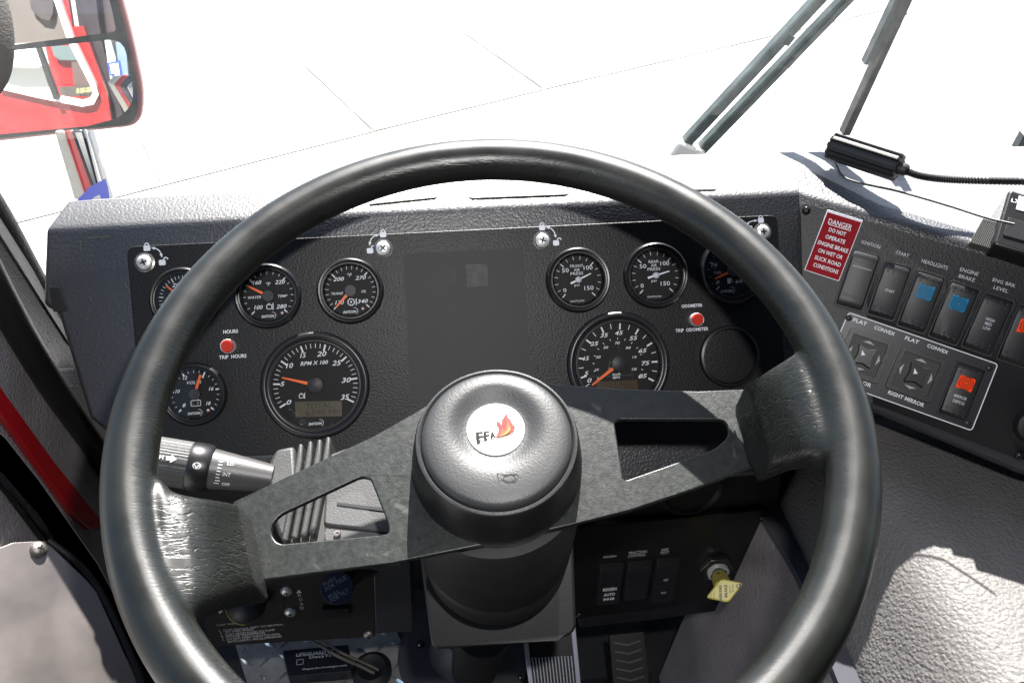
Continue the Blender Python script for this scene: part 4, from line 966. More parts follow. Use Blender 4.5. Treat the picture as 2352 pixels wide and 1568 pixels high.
# column floor flange
fr = FLF.sub(1065, 1500, 0); t = thing('column_flange', 'grey round flange bolted to the floor around the column foot', 'flange', fr.M())
m = MB(); m.lathe([(.095, 0), (.095, .004), (.09, .006), (.05, .006), (.045, .03), (.03, .05), (.0, .05)], 56); m.build('flange_ring', mat('painted_grey', (.055, .055, .06), .42), t)
for (px, py) in ((1001, 1482), (1198, 1560), (966, 1485)):
    c = fr.L(FLF.Wp(px, py)); m = MB(); m.lathe([(.006, .005), (.006, .009), (.004, .012), (0, .012)], 16, c=(c.x, c.y)); m.build('bolt', mat('bolt_dark', (.2, .2, .2), .25, 1), t)
# brake pedal
PF = Frame(at(1262, 1520, 1.06), XW, None, Vector((0, -.62, .78)))
t = thing('brake_pedal', 'tall foot pedal with bright side rails and thin ribs', 'pedal', PF.M())
q = [PF.P(*p) for p in ((1198, 1440), (1218, 1600), (1336, 1600), (1320, 1430))]
m = MB(); m.prism(q, -.01, .0); m.build('pad', M_BLKP, t)
for a, b in ((0, 0), (1, 1)):
    m = MB(); u0, u1 = (0, .085) if a == 0 else (.915, 1)
    m.prism([lerp(q[0], q[3], u0), lerp(q[1], q[2], u0), lerp(q[1], q[2], u1), lerp(q[0], q[3], u1)], .0, .004); m.build('side_rail', mat('rail_aluminium', (.42, .43, .5), .4, .3), t, bevel=.0006)
m = MB()
for k in range(13):
    u = .13 + .74 * k / 12; a = lerp(lerp(q[0], q[3], u), lerp(q[1], q[2], u), .44); b = lerp(q[1], q[2], u); m.prism([a - Vector((.0006, 0)), b - Vector((.0006, 0)), b + Vector((.0006, 0)), a + Vector((.0006, 0))], 0, .0022)
m.build('rib', mat('rib_white', (.5, .5, .55), .4), t)
PF2 = Frame(at(1430, 1530, 1.05), XW, None, Vector((0, -.62, .78)))
t = thing('accelerator_pedal', 'dark ribbed pedal beside the brake pedal', 'pedal', PF2.M())
q = [PF2.P(*p) for p in ((1400, 1458), (1412, 1610), (1495, 1610), (1478, 1450))]
m = MB(); m.prism(q, -.01, .0); m.build('pad', M_BLKP, t)
m = MB()
for k in range(7):
    v = .12 + k * .13; a = lerp(lerp(q[0], q[1], v), lerp(q[3], q[2], v), .12); b = lerp(lerp(q[0], q[1], v + .05), lerp(q[3], q[2], v + .05), .5); c = lerp(lerp(q[0], q[1], v), lerp(q[3], q[2], v), .88)
    m.strip([a, b, c], .0022, .0012)
m.build('chevron_rib', mat('rib_dim', (.07, .065, .06), .5), t)
# footwell carpet behind everything
m = MB(); m.box(-.36, .30, .62, .90, FLOOR_Z, FLOOR_Z + .058)
o = m.build('footwell_floor', M_FLOOR); o['kind'] = 'structure'

# ------------------------------------------------------------------ steering column
col = thing('steering_column', 'black round shroud and box cover below the steering wheel', 'steering column', WHEEL.M())
m = MB(); m.lathe([(.0, -.092), (.064, -.092), (.0665, -.10), (.0655, -.150), (.0645, -.2185), (.0635, -.2200), (.0645, -.2215), (.063, -.262), (.056, -.272), (0, -.272)], 72); m.build('round_shroud', mat('shroud_plastic', (.011, .0105, .0105), .5, bump=(700, .0001), var=.15), col)
SF = Frame(at(1145, 1400, .735), XW, None, (CAMP - at(1145, 1400, .735)).normalized() - ZW * .25)
q = rpoly([SF.P(*p) for p in ((962, 1265), (992, 1492), (1280, 1470), (1324, 1452), (1316, 1240))], [.004, .008, .0, .012, .004], 5)
m = MB(); m.prism(q, -.10, .0, T=WHEEL.M().inverted() @ SF.M()); m.build('box_cover', mat('cover_plastic', (.008, .0078, .0078), .48, bump=(700, .0001)), col, bevel=.010, seg=5)
m = MB(); p0 = WHEEL.L(at(1110, 1440, .90)); p1 = WHEEL.L(at(1090, 1530, 1.14)); m.tube([p0, p1], .032, 28); m.build('column_tube', M_BLACK, col)

# indicator and wiper stalk
a = at(352, 1055, .612); b = at(625, 1098, .628); SK = Frame(a, (b - a).cross(wn) * -1, None, (b - a)); Ls = (b - a).length
t = thing('wiper_stalk', 'grey tapered control stalk printed LO INT OFF behind the left rim', 'stalk', SK.M())
m = MB(); m.lathe([(0, 0), (.0165, 0), (.0175, .002), (.0175, .026), (.0170, .0275)], 96, rfun=lambda a, z: 1 + (.018 if int(a / (2 * math.pi) * 96) % 2 else 0)); m.build('ribbed_end', M_RUBBER, t, smooth=15)
m = MB(); m.lathe([(.0176, .0268), (.0182, .029), (.0178, .040), (.0160, .0425)], 64); m.build('switch_ring', M_BEZEL, t)
m = MB(); m.lathe([(.0155, .0405), (.0152, .044), (.0105, Ls), (.0, Ls)], 64); m.build('stalk_body', M_LEVER, t)
up = (CAMP - at(480, 1080, .62)).normalized()
def onstalk(mb, s_, along, off, w_, h_, rr, bold=0):
    """lettering wrapped on the stalk, facing the driver"""
    vs, tr = glyphs(s_, 0, bold); x0 = min(v[0] for v in vs); x1 = max(v[0] for v in vs); y0_ = min(v[1] for v in vs); y1 = max(v[1] for v in vs)
    ul = Vector((up.dot(SK.x), up.dot(SK.y), 0)).normalized(); sl_ = Vector((0, 0, 1)).cross(ul) * -1
    V = []
    for v in vs:
        l_ = along + (v[0] - (x0 + x1) / 2) * w_ / (x1 - x0); h = off + (v[1] - (y0_ + y1) / 2) * h_ / (y1 - y0_); R_ = rr(l_) + .0003
        ph = h / R_; V.append(mb.v(ul * R_ * math.cos(ph) + UPV * R_ * math.sin(ph) + Vector((0, 0, l_))))
    for f_ in tr: mb._f([V[i] for i in f_])
ul = Vector((up.dot(SK.x), up.dot(SK.y), 0)).normalized(); UPV = Vector((0, 0, 1)).cross(ul)
if (SK.x * UPV.x + SK.y * UPV.y).dot(RC @ Vector((0, 1, 0))) < 0: UPV = -UPV
body = lambda l_: lerp(.0152, .0105, (l_ - .044) / (Ls - .044))
m = MB(); onstalk(m, 'LO', .0565, .0060, .0046, .0028, body); onstalk(m, 'INT', .0555, -.0025, .0056, .0028, body); onstalk(m, 'OFF', .056, -.0105, .0056, .0028, body)
def marks(mb, polys, rr):
    for pl in polys:
        mb._f([mb.v(ul * (rr(l_) + .0003) * math.cos(h / rr(l_)) + UPV * (rr(l_) + .0003) * math.sin(h / rr(l_)) + Vector((0, 0, l_))) for l_, h in pl])
def rc(l0, l1, h0, h1): return [(l0, h0), (l1, h0), (l1, h1), (l0, h1)]
marks(m, [rc(.0475, .051, .0060, .0066), rc(.0508, .0513, -.0085, .0042)] + [rc(.0480, .0508, .0036 - k * .0024, .0042 - k * .0024) for k in range(6)] + [rc(.0475, .051, -.0108, -.0102)], body)
marks(m, [rc(.0120, .0155, .0012, .0042), [(.0152, -.0004), (.0192, .0027), (.0152, .0058)]], lambda l_: .0179)
onstalk(m, 'SH', .0075, .0027, .0050, .0030, lambda l_: .0179, .02)
m.build('lettering', M_WHITE, t)
m = MB(); onstalk(m, 'O', .034, .0005, .0060, .0050, lambda l_: .0183, -.02); onstalk(m, 'V', .034, .0, .0048, .0030, lambda l_: .0183, 0); m.build('wiper_symbol', M_WHITE, t)

# rubber bellows module between stalk and column
BF = Frame(at(700, 1130, .640), at(900, 1100, .640) - at(700, 1130, .640), None, wn)
t = thing('stalk_bellows', 'ribbed grey rubber boot joining the stalk to the column', 'boot', BF.M())
def bq(pts, z0, z1, nm, mt, bev=.0015, z=0): 
    m = MB(); m.prism([BF.P(*p, z) for p in pts], z0, z1); return m.build(nm, mt, t, bevel=bev, seg=3)
bq(((612, 1150), (618, 1060), (634, 1030), (676, 1022), (684, 1150), (660, 1230), (640, 1232)), -.045, 0, 'boot_collar', M_RUBBER, .004)
for k, (xt, yt) in enumerate(((693, 1022), (715, 1016), (736, 1012), (756, 1006))):
    bq(((xt - 5, yt), (xt + 5, yt + 1), (xt + 3, yt + 40), (xt - 12, yt + 130), (xt - 30, yt + 225), (xt - 46, yt + 222), (xt - 27, yt + 125), (xt - 12, yt + 40)), -.04, .004, 'bellows_rib', M_RUBBER, .0022)
bq(((680, 1050), (765, 1035), (800, 1028), (805, 1060), (770, 1150), (745, 1245), (650, 1245), (655, 1150)), -.05, -.006, 'boot_core', mat('inner_rubber', (.035, .034, .032), .6), .003)
hs = thing('switch_housing', 'grey grained switch housing with a dark slot seen through the left spoke', 'housing', BF.M())
m = MB(); m.prism(rpoly([BF.P(*p, -.004) for p in ((752, 1045), (742, 1205), (905, 1222), (960, 1060), (820, 1022), (790, 1030))], .004), -.06, -.004); m.build('upper_cover', mat('housing_grain', (.06, .06, .06), .6, bump=(900, .0003)), hs, bevel=.002)
m = MB(); m.prism(rpoly([BF.P(*p, -.006) for p in ((742, 1207), (748, 1245), (905, 1245), (900, 1226)  )], .002), -.06, -.006); m.build('lower_cover', mat('housing_grain'  , (.06, .06, .06), .6), hs, bevel=.001)
m = MB(); m.prism([BF.P(*p, -.0035) for p in ((774, 1153), (774, 1159), (900, 1176), (900, 1168))], -.0038, -.0033); m.build('slot', M_BLACK, hs)
s_ = BF.sub(775, 1226, -.005); t2 = thing('torx_screw', 'small bright star screw low in the left spoke opening', 'screw', s_.M())
m = MB(); m.lathe([(.0028, 0), (.0028, .001), (.0024, .0016), (.0013, .0016), (.0011, .0008), (0, .0008)], 24); m.build('screw_head', M_STEEL, t2)

# ------------------------------------------------------------------ steering wheel
sw = thing('steering_wheel', 'large black leather steering wheel with two slotted metal spokes', 'steering wheel', WHEEL.M())
R_, rt = .2193, .0157
m = MB(); NS, NT = 260, 36; rings = []
padA = [math.atan2(WHEEL.P(345, 1260).y, WHEEL.P(345, 1260).x), math.atan2(WHEEL.P(1940, 930).y, WHEEL.P(1940, 930).x)]
for i in range(NS):
    a = 2 * math.pi * i / NS; e = Vector((math.cos(a), math.sin(a), 0)); ring = []
    for j in range(NT):
        p = 2 * math.pi * j / NT
        w_ = 1 + .012 * noise.noise(Vector((3 * math.cos(a), 3 * math.sin(a), 2 * math.cos(p))))
        ring.append(m.v(e * (R_ + rt * w_ * math.cos(p)) + Vector((0, 0, rt * w_ * math.sin(p)))))
    rings.append(ring)
for i in range(NS):
    for j in range(NT): m._f([rings[i][j], rings[(i + 1) % NS][j], rings[(i + 1) % NS][(j + 1) % NT], rings[i][(j + 1) % NT]])
ZP = -.082
def pad(secs):
    """secs: (top px, bottom px, z at surface, thickness); lofted rounded sections that grow out of the rim"""
    S_ = [(WHEEL.P3(*tp, z), WHEEL.P3(*bt, z), th) for tp, bt, z, th in secs]
    A_ = catmull([q[0] for q in S_], 6); B_ = catmull([q[1] for q in S_], 6); TH = catmull([Vector((q[2], 0, 0)) for q in S_], 6)
    rings = []
    for a, b, th in zip(A_, B_, TH):
        th = th.x; c = (a + b) / 2; h = (a - b) / 2; ring = []
        for k in range(40):
            ph = 2 * math.pi * k / 40; cx_ = math.cos(ph); sy = math.sin(ph)
            cxx = math.copysign(abs(cx_) ** .4, cx_); syy = math.copysign(abs(sy) ** .4, sy)
            ring.append(m.v(c + h * cxx + Vector((0, 0, 1)) * (syy - 1) * th / 2))
        rings.append(ring)
    for a, b in zip(rings, rings[1:]):
        for k in range(40): m._f([a[k], a[(k + 1) % 40], b[(k + 1) % 40], b[k]])
    m._f(rings[-1]); m._f(rings[0])
pad((((334, 1085), (356, 1470), .004, .014), ((362, 1092), (402, 1462), .006, .020), ((384, 1114), (430, 1420), .004, .026), ((412, 1124), (454, 1387), .002, .030), ((460, 1131), (492, 1366), -.006, .038), ((505, 1137), (532, 1355), -.020, .042), ((545, 1146), (583, 1342), -.036, .045)))
pad((((1922, 750), (1958, 1120), .004, .014), ((1880, 752), (1928, 1112), .006, .020), ((1850, 786), (1908, 1062), .004, .026), ((1825, 803), (1888, 1038), .002, .030), ((1790, 824), (1850, 1036), -.006, .038), ((1750, 848), (1812, 1046), -.020, .042), ((1714, 870), (1772, 1060), -.036, .045)))
ro = m.build('rim', M_RIM, sw, smooth=180)
rm = ro.modifiers.new('r', 'REMESH'); rm.mode = 'VOXEL'; rm.voxel_size = .0017; rm.use_smooth_shade = True
sm_ = ro.modifiers.new('sm', 'SMOOTH'); sm_.factor = .5; sm_.iterations = 9
def wp(pts, z): return [WHEEL.P(*p, z) for p in pts]
outl = wp(((535, 1152), (577, 1334), (900, 1292), (1130, 1246), (1310, 1205), (1450, 1170), (1600, 1120), (1775, 1052), (1715, 893), (1600, 898), (1440, 893), (1275, 882), (1130, 850), (1020, 905), (960, 943), (860, 1000), (700, 1075)), ZP)
sl1 = rpoly(wp(((618, 1215), (636, 1250), (893, 1226), (893, 1205), (850, 1096), (828, 1094), (640, 1182)), ZP), [.006, .008, .006, .006, .006, .006, .010])
sl2 = rpoly(wp(((1410, 962), (1432, 1104), (1450, 1098), (1640, 1032), (1676, 1000), (1668, 962)), ZP), .006)
m = MB(); m.prism(outl, ZP - .0045, ZP, holes=[sl1, sl2]); m.build('spoke_plate', M_SPOKE, sw, bevel=.0012, seg=3)
# hub
hc = WHEEL.P(1141, 1001, -.040)
m = MB(); m.lathe([(.0, -.09), (.0585, -.09), (.0600, ZP + .0005), (.0595, ZP + .008), (.0575, -.060), (.0555, -.048), (.0545, -.045)], 96, c=hc); m.build('hub_cup', M_HUBCUP, sw)
HB = Frame(WHEEL.o + WHEEL.x * hc.x + WHEEL.y * hc.y, WHEEL.x, None, WHEEL.z)
HB_OFF = HB.P(1138.5, 984, -.0416)
hb = thing('horn_button', 'round grey textured horn button with a dished centre on the wheel hub', 'horn button', WHEEL.M((hc.x, hc.y, 0)))
m = MB(); m.lathe([(.0545, -.050), (.0548, -.046), (.0540, -.0435), (.0525, -.0428), (.0512, -.0440), (.0508, -.0460)], 96); m.build('button_ring', M_HORN, hb)
m = MB(); m.lathe([(.0508, -.047), (.0503, -.0430), (.0490, -.0410), (.0465, -.0396), (.042, -.0386), (.037, -.0382), (.0335, -.0383), (.0305, -.0389), (.0275, -.0400), (.0250, -.0411), (.0228, -.0420), (.0210, -.0425), (0, -.0427)], 96)
BO = HB_OFF
for v_ in m.b.verts:
    q_ = Vector((v_.co.x, v_.co.y)).length; k_ = max(0, min(1, (.044 - q_) / .016)); v_.co.x += BO.x * k_; v_.co.y += BO.y * k_
m.build('button_face', M_HORN, hb, smooth=80)
br = .0196; Z5p = Z5
m = MB(); m.lathe([(br, -.0434), (br, -.0422), (br * .985, -.0418), (0, -.0418)], 64, c=HB_OFF); bd = m.build('badge_disc', mat('badge_white', (.72, .70, .66), .4), hb)
HB = Frame(WHEEL.o + WHEEL.x * hc.x + WHEEL.y * hc.y, WHEEL.x, None, WHEEL.z)
def hp_(x, y, z=-.041): return HB.P(*zz(Z5, x, y), z)
m = MB()
for s_, x, y, h_ in (('F', 962, 885, 98), ('F', 1025, 869, 78), ('A', 1078, 862, 56)):
    p = hp_(x, y); k = .56 / F * .25; m.text(s_, p, {98: 60, 78: 48, 56: 50}[h_] * k, h_ * k * 1.2, -.0404, rot=rad(3), bold=.03); m.text(s_, p + Vector((.0004, 0)), {98: 60, 78: 48, 56: 50}[h_] * k, h_ * k * 1.2, -.0405, rot=rad(3), bold=.03)
m.build('lettering', mat('badge_black', (.008, .008, .007), .6, spec=.2), bd)
m = MB(); m.flat([hp_(*p) for p in ((1105, 885), (1132, 830), (1140, 790), (1118, 755), (1114, 728), (1150, 745), (1162, 765), (1168, 715), (1190, 683), (1225, 648), (1215, 690), (1245, 722), (1270, 765), (1290, 785), (1275, 825), (1235, 852), (1170, 870))], -.0409)
m.build('red_flame', mat('flame_red', (.14, .002, .002), .6), bd)
m = MB(); m.flat([hp_(*p) for p in ((1125, 876), (1158, 838), (1170, 795), (1182, 830), (1205, 800), (1212, 745), (1200, 705), (1235, 745), (1252, 790), (1245, 825), (1215, 850), (1170, 866))], -.0406)
m.build('orange_flame', mat('flame_orange', (.27, .05, .008), .6), bd)
m = MB(); m.flat([hp_(*p) for p in ((1150, 868), (1195, 845), (1222, 815), (1230, 780), (1240, 812), (1222, 842), (1190, 860))], -.0403); m.build('yellow_flame', mat('flame_yellow', (.42, .18, .035), .6), bd)
m = MB(); q = [HB.P(*zz(Z5, *p), -.0382) for p in ((1120, 1208), (1190, 1222), (1300, 1215), (1320, 1238), (1290, 1285), (1200, 1290), (1160, 1262), (1140, 1285))]
m.strip(q, .0006, -.0380, closed=True); c = HB.P(*zz(Z5, 1235, 1252), -.0382)
m.strip([(c.x + .0040 * math.cos(rad(a)), c.y + .0022 * math.sin(rad(a))) for a in range(0, 360, 20)], .0006, -.0380, closed=True)
m.build('horn_symbol', mat('symbol_dark', (.012, .012, .014), .4), hb)

# ------------------------------------------------------------------ door side on the left
def WLp(pts, z=0): return [LWALL.P(*p, z) for p in pts]
door = thing('cab_door', 'grey vinyl inner door panel with black seal and red edge at the left', 'door', LWALL.M())
m = MB(); m.prism(WLp(((-60, 540), (60, 750), (237, 1060), (260, 1180), (330, 1500), (420, 1800), (-300, 1800), (-300, 500))), -.03, -.004); m.build('door_panel', M_VINYL2, door, bevel=.002)
# rounded weather seal
sp = catmull([LWALL.P3(*p, .006) for p in ((-110, 455), (-20, 640), (50, 770), (120, 885), (190, 985), (262, 1090), (310, 1190))], 8)
m = MB(); m.tube(sp, .0125, 20); m.build('door_seal', mat('seal_rubber', (.010, .010, .0095), .38, bump=(500, .0002)), door)
m = MB(); sp = catmull([LWALL.P3(*p, .000) for p in ((-50, 420), (0, 500), (55, 600), (110, 700), (165, 790), (206, 860), (262, 955))], 8)
m.tube(sp, .0105, 16); m.build('pillar_trim', mat('pillar_black', (.012, .012, .012), .5, bump=(600, .0005), kind='pebble'), door)
m = MB(); m.prism(WLp(((-40, 440), (-40, 470), (0, 525), (108, 697), (163, 784), (215, 842), (223, 885), (219, 842), (185, 780), (98, 632), (0, 477)), .012), -.03, .008); m.build('pillar_edge', M_DASH, door, bevel=.002)
# red painted edge
m = MB(); m.prism(WLp(((-40, 835), (0, 897), (120, 1062), (215, 1178), (235, 1215), (200, 1215), (158, 1176), (60, 1040), (0, 957), (-40, 905))), -.004, .003); m.build('red_edge', mat('red_paint', (.36, .008, .012), .25, coat=.5), door, bevel=.0015)
m = MB(); m.prism(WLp(((-40, 970), (0, 1000), (80, 1100), (215, 1290), (330, 1500), (360, 1640), (560, 1700), (340, 1568), (232, 1360), (150, 1268), (0, 1100), (-40, 1060))), -.004, .004); m.build('dark_jamb', mat('jamb_black', (.013, .013, .018), .5, bump=(500, .0003)), door, bevel=.002)
KPF = Frame(at(120, 1400, .70), YW, None, Vector((.72, -.25, .65)))
kp = thing('kick_plate', 'pale satin steel plate at the lower left with one bright screw', 'kick plate', KPF.M())
def KPp(pts, z=0): return [KPF.P(*p, z) for p in pts]
m = MB(); m.prism(rpoly(KPp(((-30, 1262), (0, 1257), (30, 1245), (105, 1241), (200, 1332), (222, 1358), (300, 1530), (345, 1640), (-200, 1640)), .0), .002), -.004, .0); m.build('plate', M_STEEL, kp, bevel=.0008)
small_screw(KPF, 88, 1262, .0075, 'bright domed screw at the top corner of the steel plate', M_STEEL, .0, nm='plate_screw')
m = MB(); sp = catmull([KPF.P3(*p, .0) for p in ((110, 1240), (175, 1290), (222, 1345), (262, 1420), (318, 1545), (350, 1640))], 6); m.tube(sp, .003, 10, ); m.build('plate_seal', M_BLACK, kp)

# fabric pad of the grab handle, top left
t = thing('grab_handle', 'soft dark grey padded handle end at the upper left edge', 'grab handle', Matrix.Translation(at(-8, 110, .45)))
m = MB(); L0 = Matrix.Translation(at(-8, 110, .45)).inverted(); pts = [L0 @ at(-40, -60, .45), L0 @ at(-18, 20, .45), L0 @ at(-12, 100, .45), L0 @ at(-20, 170, .45), L0 @ at(-50, 230, .45)]
m.tube(catmull(pts, 6), lambda i: .0095 * math.sin(math.pi * min(1, max(.12, (i + 2) / 28))) ** .4, 20); m.build('pad', mat('pad_fabric', (.08, .075, .07), .9, bump=(700, .0006)), t, smooth=80)

# ------------------------------------------------------------------ windscreen, wipers, sticker
WS = Frame(Vector((0, .835, zt + .0)), XW, None, Vector((0, -math.cos(rad(14)), -math.sin(rad(14)))))   # glass leans back at the top
WS = Frame(Vector((0, .835, zt + .0)), XW, None, Vector((0, -math.cos(rad(12)), math.sin(rad(12)) * -1)))
ws = thing('windscreen', 'clear windscreen pane in front of the dashboard', 'windscreen', WS.M())
m = MB(); m.prism([(-.62, .01), (1.7, .01), (1.7, .80), (-.62, .80)], -.003, None); m.build('pane', M_GLASS, ws)
M_WIP = mat('hazed_wiper_black', (.085, .105, .105), .5, var=.35, vscale=60)  # black lifted to grey-green: the haze of the bright outside is in the colour
def bar(fr, a, b, wd, z0, z1, mb):
    p = fr.P(*a, z1); q = fr.P(*b, z1); d = (q - p).normalized(); n_ = Vector((-d.y, d.x)) * wd / 2
    mb.prism([p + n_, p - n_, q - n_, q + n_], z0, z1)
t = thing('windscreen_wiper', 'pair of parallel wiper arms rising steeply outside the windscreen', 'wiper', WS.M())
for a, b in (((1946, -62), (1563, 350)), ((2012, -63), (1597, 366))):
    m = MB(); bar(WS, a, b, .0125, -.03, -.018, m); m.build('arm', M_WIP, t, bevel=.002)
for a, b in (((1820, 84), (1804, 104)), ((1824, 133), (1806, 154))):
    m = MB(); bar(WS, a, b, .0085, -.019, -.0175, m); m.build('dark_patch', mat('arm_patch', (.04, .047, .05), .4), t)  # short darker patch on each arm
m = MB(); bar(WS, (1550, 345), (1612, 368), .02, -.05, -.012, m); m.build('pivot', mat('pivot_white', (.7, .7, .68), .5), t, bevel=.003)
t = thing('windscreen_wiper', 'single long wiper blade with a slotted frame behind the lamp', 'wiper', WS.M())
m = MB(); bar(WS, (2115, -60), (1944, 312), .0095, -.022, -.010, m); m.build('rubber_blade', mat('blade_grey', (.11, .115, .105), .5, var=.3, vscale=80), t, bevel=.001)
m = MB(); bar(WS, (2090, -60), (1990, 150), .0045, -.026, -.016, m); bar(WS, (2066, 30), (2083, 34), .003, -.024, -.016, m); bar(WS, (2052, 60), (2068, 64), .003, -.024, -.016, m); m.build('bridge', M_WIP, t, bevel=.0005)
m = MB(); bar(WS, (1925, 365), (1918, 378), .010, -.03, -.01, m); m.build('blade_tip', M_WIP, t)
t = thing('wiper_stop', 'small dark wedge outside the glass at the right edge', 'stop block', WS.M())
m = MB(); m.prism([WS.P(*p) for p in ((2343, 356), (2362, 322), (2380, 360))], -.02, -.01); m.build('wedge', M_WIP, t)
STK = Frame(at(215, 445, .78), XW, None, (CAMP - at(215, 445, .78)))
t = thing('inspection_sticker', 'blue bordered sticker low in the corner of the glass', 'sticker', STK.M())
q = [STK.P(*p) for p in ((168, 470), (205, 430), (242, 410), (248, 430), (256, 480))]
m = MB(); m.prism(q, 0, .0006); m.build('blue_border', mat('sticker_blue', (.02, .06, .62), .4), t)
m = MB(); m.prism([STK.P(*p) for p in ((205, 464), (218, 452), (229, 447), (236, 470))], .0008, .0010); m.build('white_field', M_WHITE, t)

# ------------------------------------------------------------------ outside mirror, its arm, and what it shows
MC = at(130, 150, 1.05)
tocam = (CAMP - MC).normalized(); look = Vector((-.42, -.88, -.20)).normalized()
MN = (tocam + look).normalized()
MF = Frame(MC, XW, None, MN)
mr = thing('door_mirror', 'large black framed door mirror with two panes outside at the upper left', 'mirror', MF.M())
shell = rpoly([MF.P(*p, -.002) for p in ((262, -60), (300, 75), (329, 215), (322, 290), (200, 303), (-80, 335), (-80, -60))], [.01, .04, .04, .045, .01, .01, .01], 6)
m = MB(); m.prism(shell, -.016, -.002); m.build('shell', mat('mirror_shell_red', (.30, .10, .10), .3, coat=.4), mr, bevel=.006, seg=3)
shell2 = rpoly([MF.P(*p, 0) for p in ((252, -60), (292, 75), (320, 215), (315, 284), (200, 296), (-80, 327), (-80, -60))], [.01, .04, .04, .045, .01, .01, .01], 6)
m = MB(); m.prism(shell2, -.002, .004); m.build('bezel', mat('mirror_bezel', (.018, .022, .021), .55, dust=((.2, .22, .21), 300, .66, .5)), mr, bevel=.002)
M_MIR = mat('mirror_silver', (.86, .87, .86), .015, 1)
m = MB(); m.prism(rpoly([MF.P(*p, .0045) for p in ((-80, -60), (-80, 116), (0, 107), (100, 95), (268, 73), (238, -60))], .006), .004, .0045); m.build('flat_mirror', M_MIR, mr)
m = MB(); m.prism(rpoly([MF.P(*p, .0045) for p in ((-80, 124), (-80, 312), (0, 309), (200, 290), (278, 270), (306, 235), (304, 190), (283, 88), (100, 109), (0, 120))], [.004, .004, 0, .0, .03, .03, .02, .02, 0, 0]), .004, .0045); m.build('convex_mirror', M_MIR, mr)
# arm; the red and dark strips are reflections in it, built as colour
AF = Frame(at(200, 380, 1.0), XW, None, (CAMP - at(200, 380, 1.0)))
def aq(pts, z0, z1, nm, mt, b=.001): m = MB(); m.prism([AF.P(*p) for p in pts], z0, z1, T=MF.M().inverted() @ AF.M()); m.build(nm, mt, mr, bevel=b)
aq(((125, 300), (150, 298), (205, 450), (172, 460)), -.02, .0, 'cream_post', mat('cream_paint', (.55, .53, .45), .5), .003)
aq(((147, 300), (172, 298), (222, 440), (196, 450)), -.02, .004, 'red_reflection', mat('reflection_red', (.5, .03, .03), .35), .003)
aq(((164, 300), (192, 298), (228, 425), (214, 440)), -.02, .008, 'dark_reflection', mat('reflection_dark', (.02, .03, .03), .2, coat=.5), .003)
aq(((193, 298), (199, 297), (236, 440), (230, 442)), -.02, .010, 'chrome_edge', M_CHROME, .002)
aq(((200, 300), (215, 297), (262, 455), (246, 460)), -.02, .002, 'white_post', mat('post_white', (.75, .75, .72), .4), .003)

# what stands behind the left of the cab and is seen only in the mirror: placed by reflecting the view through the mirror plane
def refl(px, py, depth):
    """real position of what the mirror shows at this point, 'depth' metres behind the glass"""
    d = ray(px, py); tt = (MC - CAMP).dot(MN) / d.dot(MN); hit = CAMP + d * tt; v = d.normalized() * depth
    v = v - 2 * v.dot(MN) * MN; return hit + v
def rpanel(pts, depth, nm, mt, parent, thick=.02):
    back = [refl(px, py, depth) for px, py in pts]; m = MB()
    n_ = (back[1] - back[0]).cross(back[2] - back[0]).normalized()
    if n_.dot(MC - back[0]) < 0: n_ = -n_
    tr = tessellate_polygon([back]); A = [m.v(p) for p in back]; B = [m.v(p - n_ * thick) for p in back]
    for f_ in tr: m._f([A[i] for i in f_]); m._f([B[i] for i in f_][::-1])
    for i in range(len(A)): m._f([A[i], A[(i + 1) % len(A)], B[(i + 1) % len(A)], B[i]])
    return m.build(nm, mt, parent)
M_TRED = mat('truck_red', (.27, .008, .010), .3, coat=.4); M_TWH = mat('window_trim_white', (.78, .78, .76), .4)
tr_ = thing('outer_door_skin', 'red truck side with white trimmed window, seen only in the mirror', 'truck side')
rpanel(((170, 60), (195, 60), (250, 215), (262, 300), (-90, 340), (-90, 175), (0, 200), (100, 222), (190, 240), (215, 236), (228, 215), (222, 195), (160, 80), (112, -70), (150, -70)), .9, 'body_side', M_TRED, tr_)
rpanel(((104, -70), (118, -70), (172, 87), (222, 190), (229, 215), (218, 237), (192, 242), (100, 224), (0, 201), (0, 192), (100, 215), (190, 231), (208, 226), (216, 212), (210, 192), (160, 95)), .88, 'window_trim', M_TWH, tr_)
rpanel(((200, -70), (215, -70), (235, 90), (290, 280), (262, 300), (248, 215), (222, 150), (185, 60), (165, -70)), .95, 'door_shadow_gap', mat('gap_dark', (.03, .025, .03), .4), tr_)
rpanel(((215, -70), (400, -70), (420, 330), (262, 330), (290, 280), (236, 90)), 1.0, 'rear_door', mat('maroon_side', (.05, .035, .04), .25, coat=.5), tr_)
rpanel(((243, 88), (256, 88), (268, 130), (266, 215), (275, 222), (258, 190), (250, 140)), .94, 'pale_pillar', mat('pale_green_trim', (.42, .5, .45), .4), tr_)
rpanel(((268, 95), (284, 95), (292, 110), (300, 200), (275, 150)), .96, 'blue_grey_glass', mat('blue_grey', (.16, .22, .28), .2), tr_)
tg = thing('blue_tag', 'small blue edged tag seen in the lower mirror pane', 'tag')
rpanel(((250, 143), (278, 137), (285, 176), (256, 172)), .92, 'tag_border', mat('tag_blue', (.03, .07, .5), .4), tg, .004); rpanel(((255, 146), (274, 143), (278, 169), (259, 167)), .915, 'tag_field', M_WHITE, tg, .002)
rpanel(((-90, -70), (112, -70), (160, 78), (162, 90), (-90, 108)), .99, 'seat_back', mat('seat_grey', (.11, .095, .085), .8), tr_)
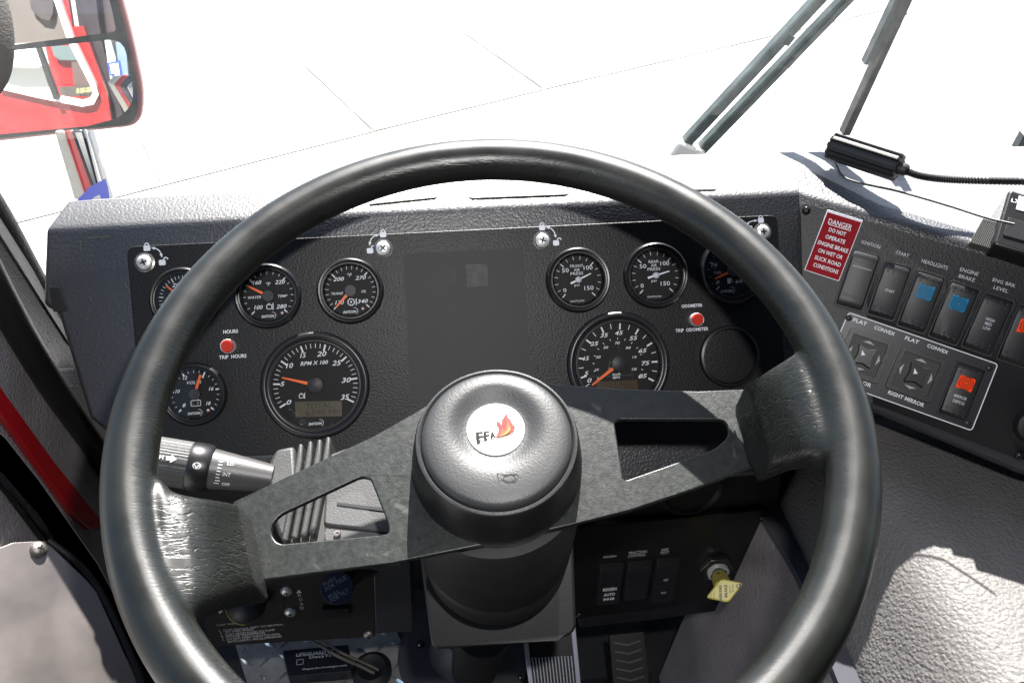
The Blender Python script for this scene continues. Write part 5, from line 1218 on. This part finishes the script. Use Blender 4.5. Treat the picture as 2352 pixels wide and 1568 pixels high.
rpanel(((62, -70), (128, -70), (125, 30), (118, 45), (98, 42), (75, 20)), .97, 'seat_head', mat('seat_dark', (.045, .035, .035), .8), tr_)
b1 = thing('fire_station', 'pale building wall with gridded windows seen in the lower mirror pane', 'building')
rpanel(((-90, 60), (-90, 320), (400, 320), (400, 60)), 6.0, 'wall', mat('pale_wall', (.62, .62, .56), .7), b1, .1)
rpanel(((-90, 106), (-90, 146), (92, 150), (86, 106)), 5.9, 'window', mat('dark_window', (.03, .05, .05), .2), b1, .05)
m = MB()
for x in range(-80, 100, 13): 
    a, b = refl(x, 104, 5.8), refl(x + 4, 150, 5.8); m.tube([a, b], .02, 6)
for y in (113, 124, 136, 147):
    a, b = refl(-90, y - 3, 5.8), refl(90, y + 2, 5.8); m.tube([a, b], .02, 6)
m.build('window_grid', M_TWH, b1)
tk = thing('parked_fire_truck', 'second red truck with a dark band seen small in the mirror', 'truck')
rpanel(((103, 100), (200, 95), (225, 240), (135, 240)), 4.0, 'body', M_TRED, tk, .05)
rpanel(((118, 104), (180, 104), (205, 139), (138, 137), (126, 128)), 3.95, 'windscreen', mat('grey_window', (.09, .12, .12), .2), tk, .02)
rpanel(((165, 141), (215, 141), (230, 195), (172, 196), (168, 165)), 3.95, 'dark_side', mat('dark_maroon', (.07, .045, .04), .5), tk, .02)
bd_ = rpanel(((135, 199), (225, 195), (232, 222), (143, 220)), 3.9, 'number_board', mat('board_dark', (.045, .04, .035), .5), tk, .02)
rpanel(((84, 104), (94, 104), (138, 226), (126, 226)), .86, 'window_bar', M_BLACK, tr_)
a, b, c = refl(176, 208, 3.86), refl(212, 204, 3.86), refl(176, 218, 3.86)
m = MB(); vs, trr = glyphs('ISS', 0, .03); x1 = max(v[0] for v in vs); y1 = max(v[1] for v in vs)
V = [m.v(lerp(a, b, v[0] / x1) + (a - c) * (v[1] / y1 - .5)) for v in vs]
for f_ in trr: m._f([V[i] for i in f_])
m.build('number', mat('gold_print', (.35, .3, .12), .5), bd_)
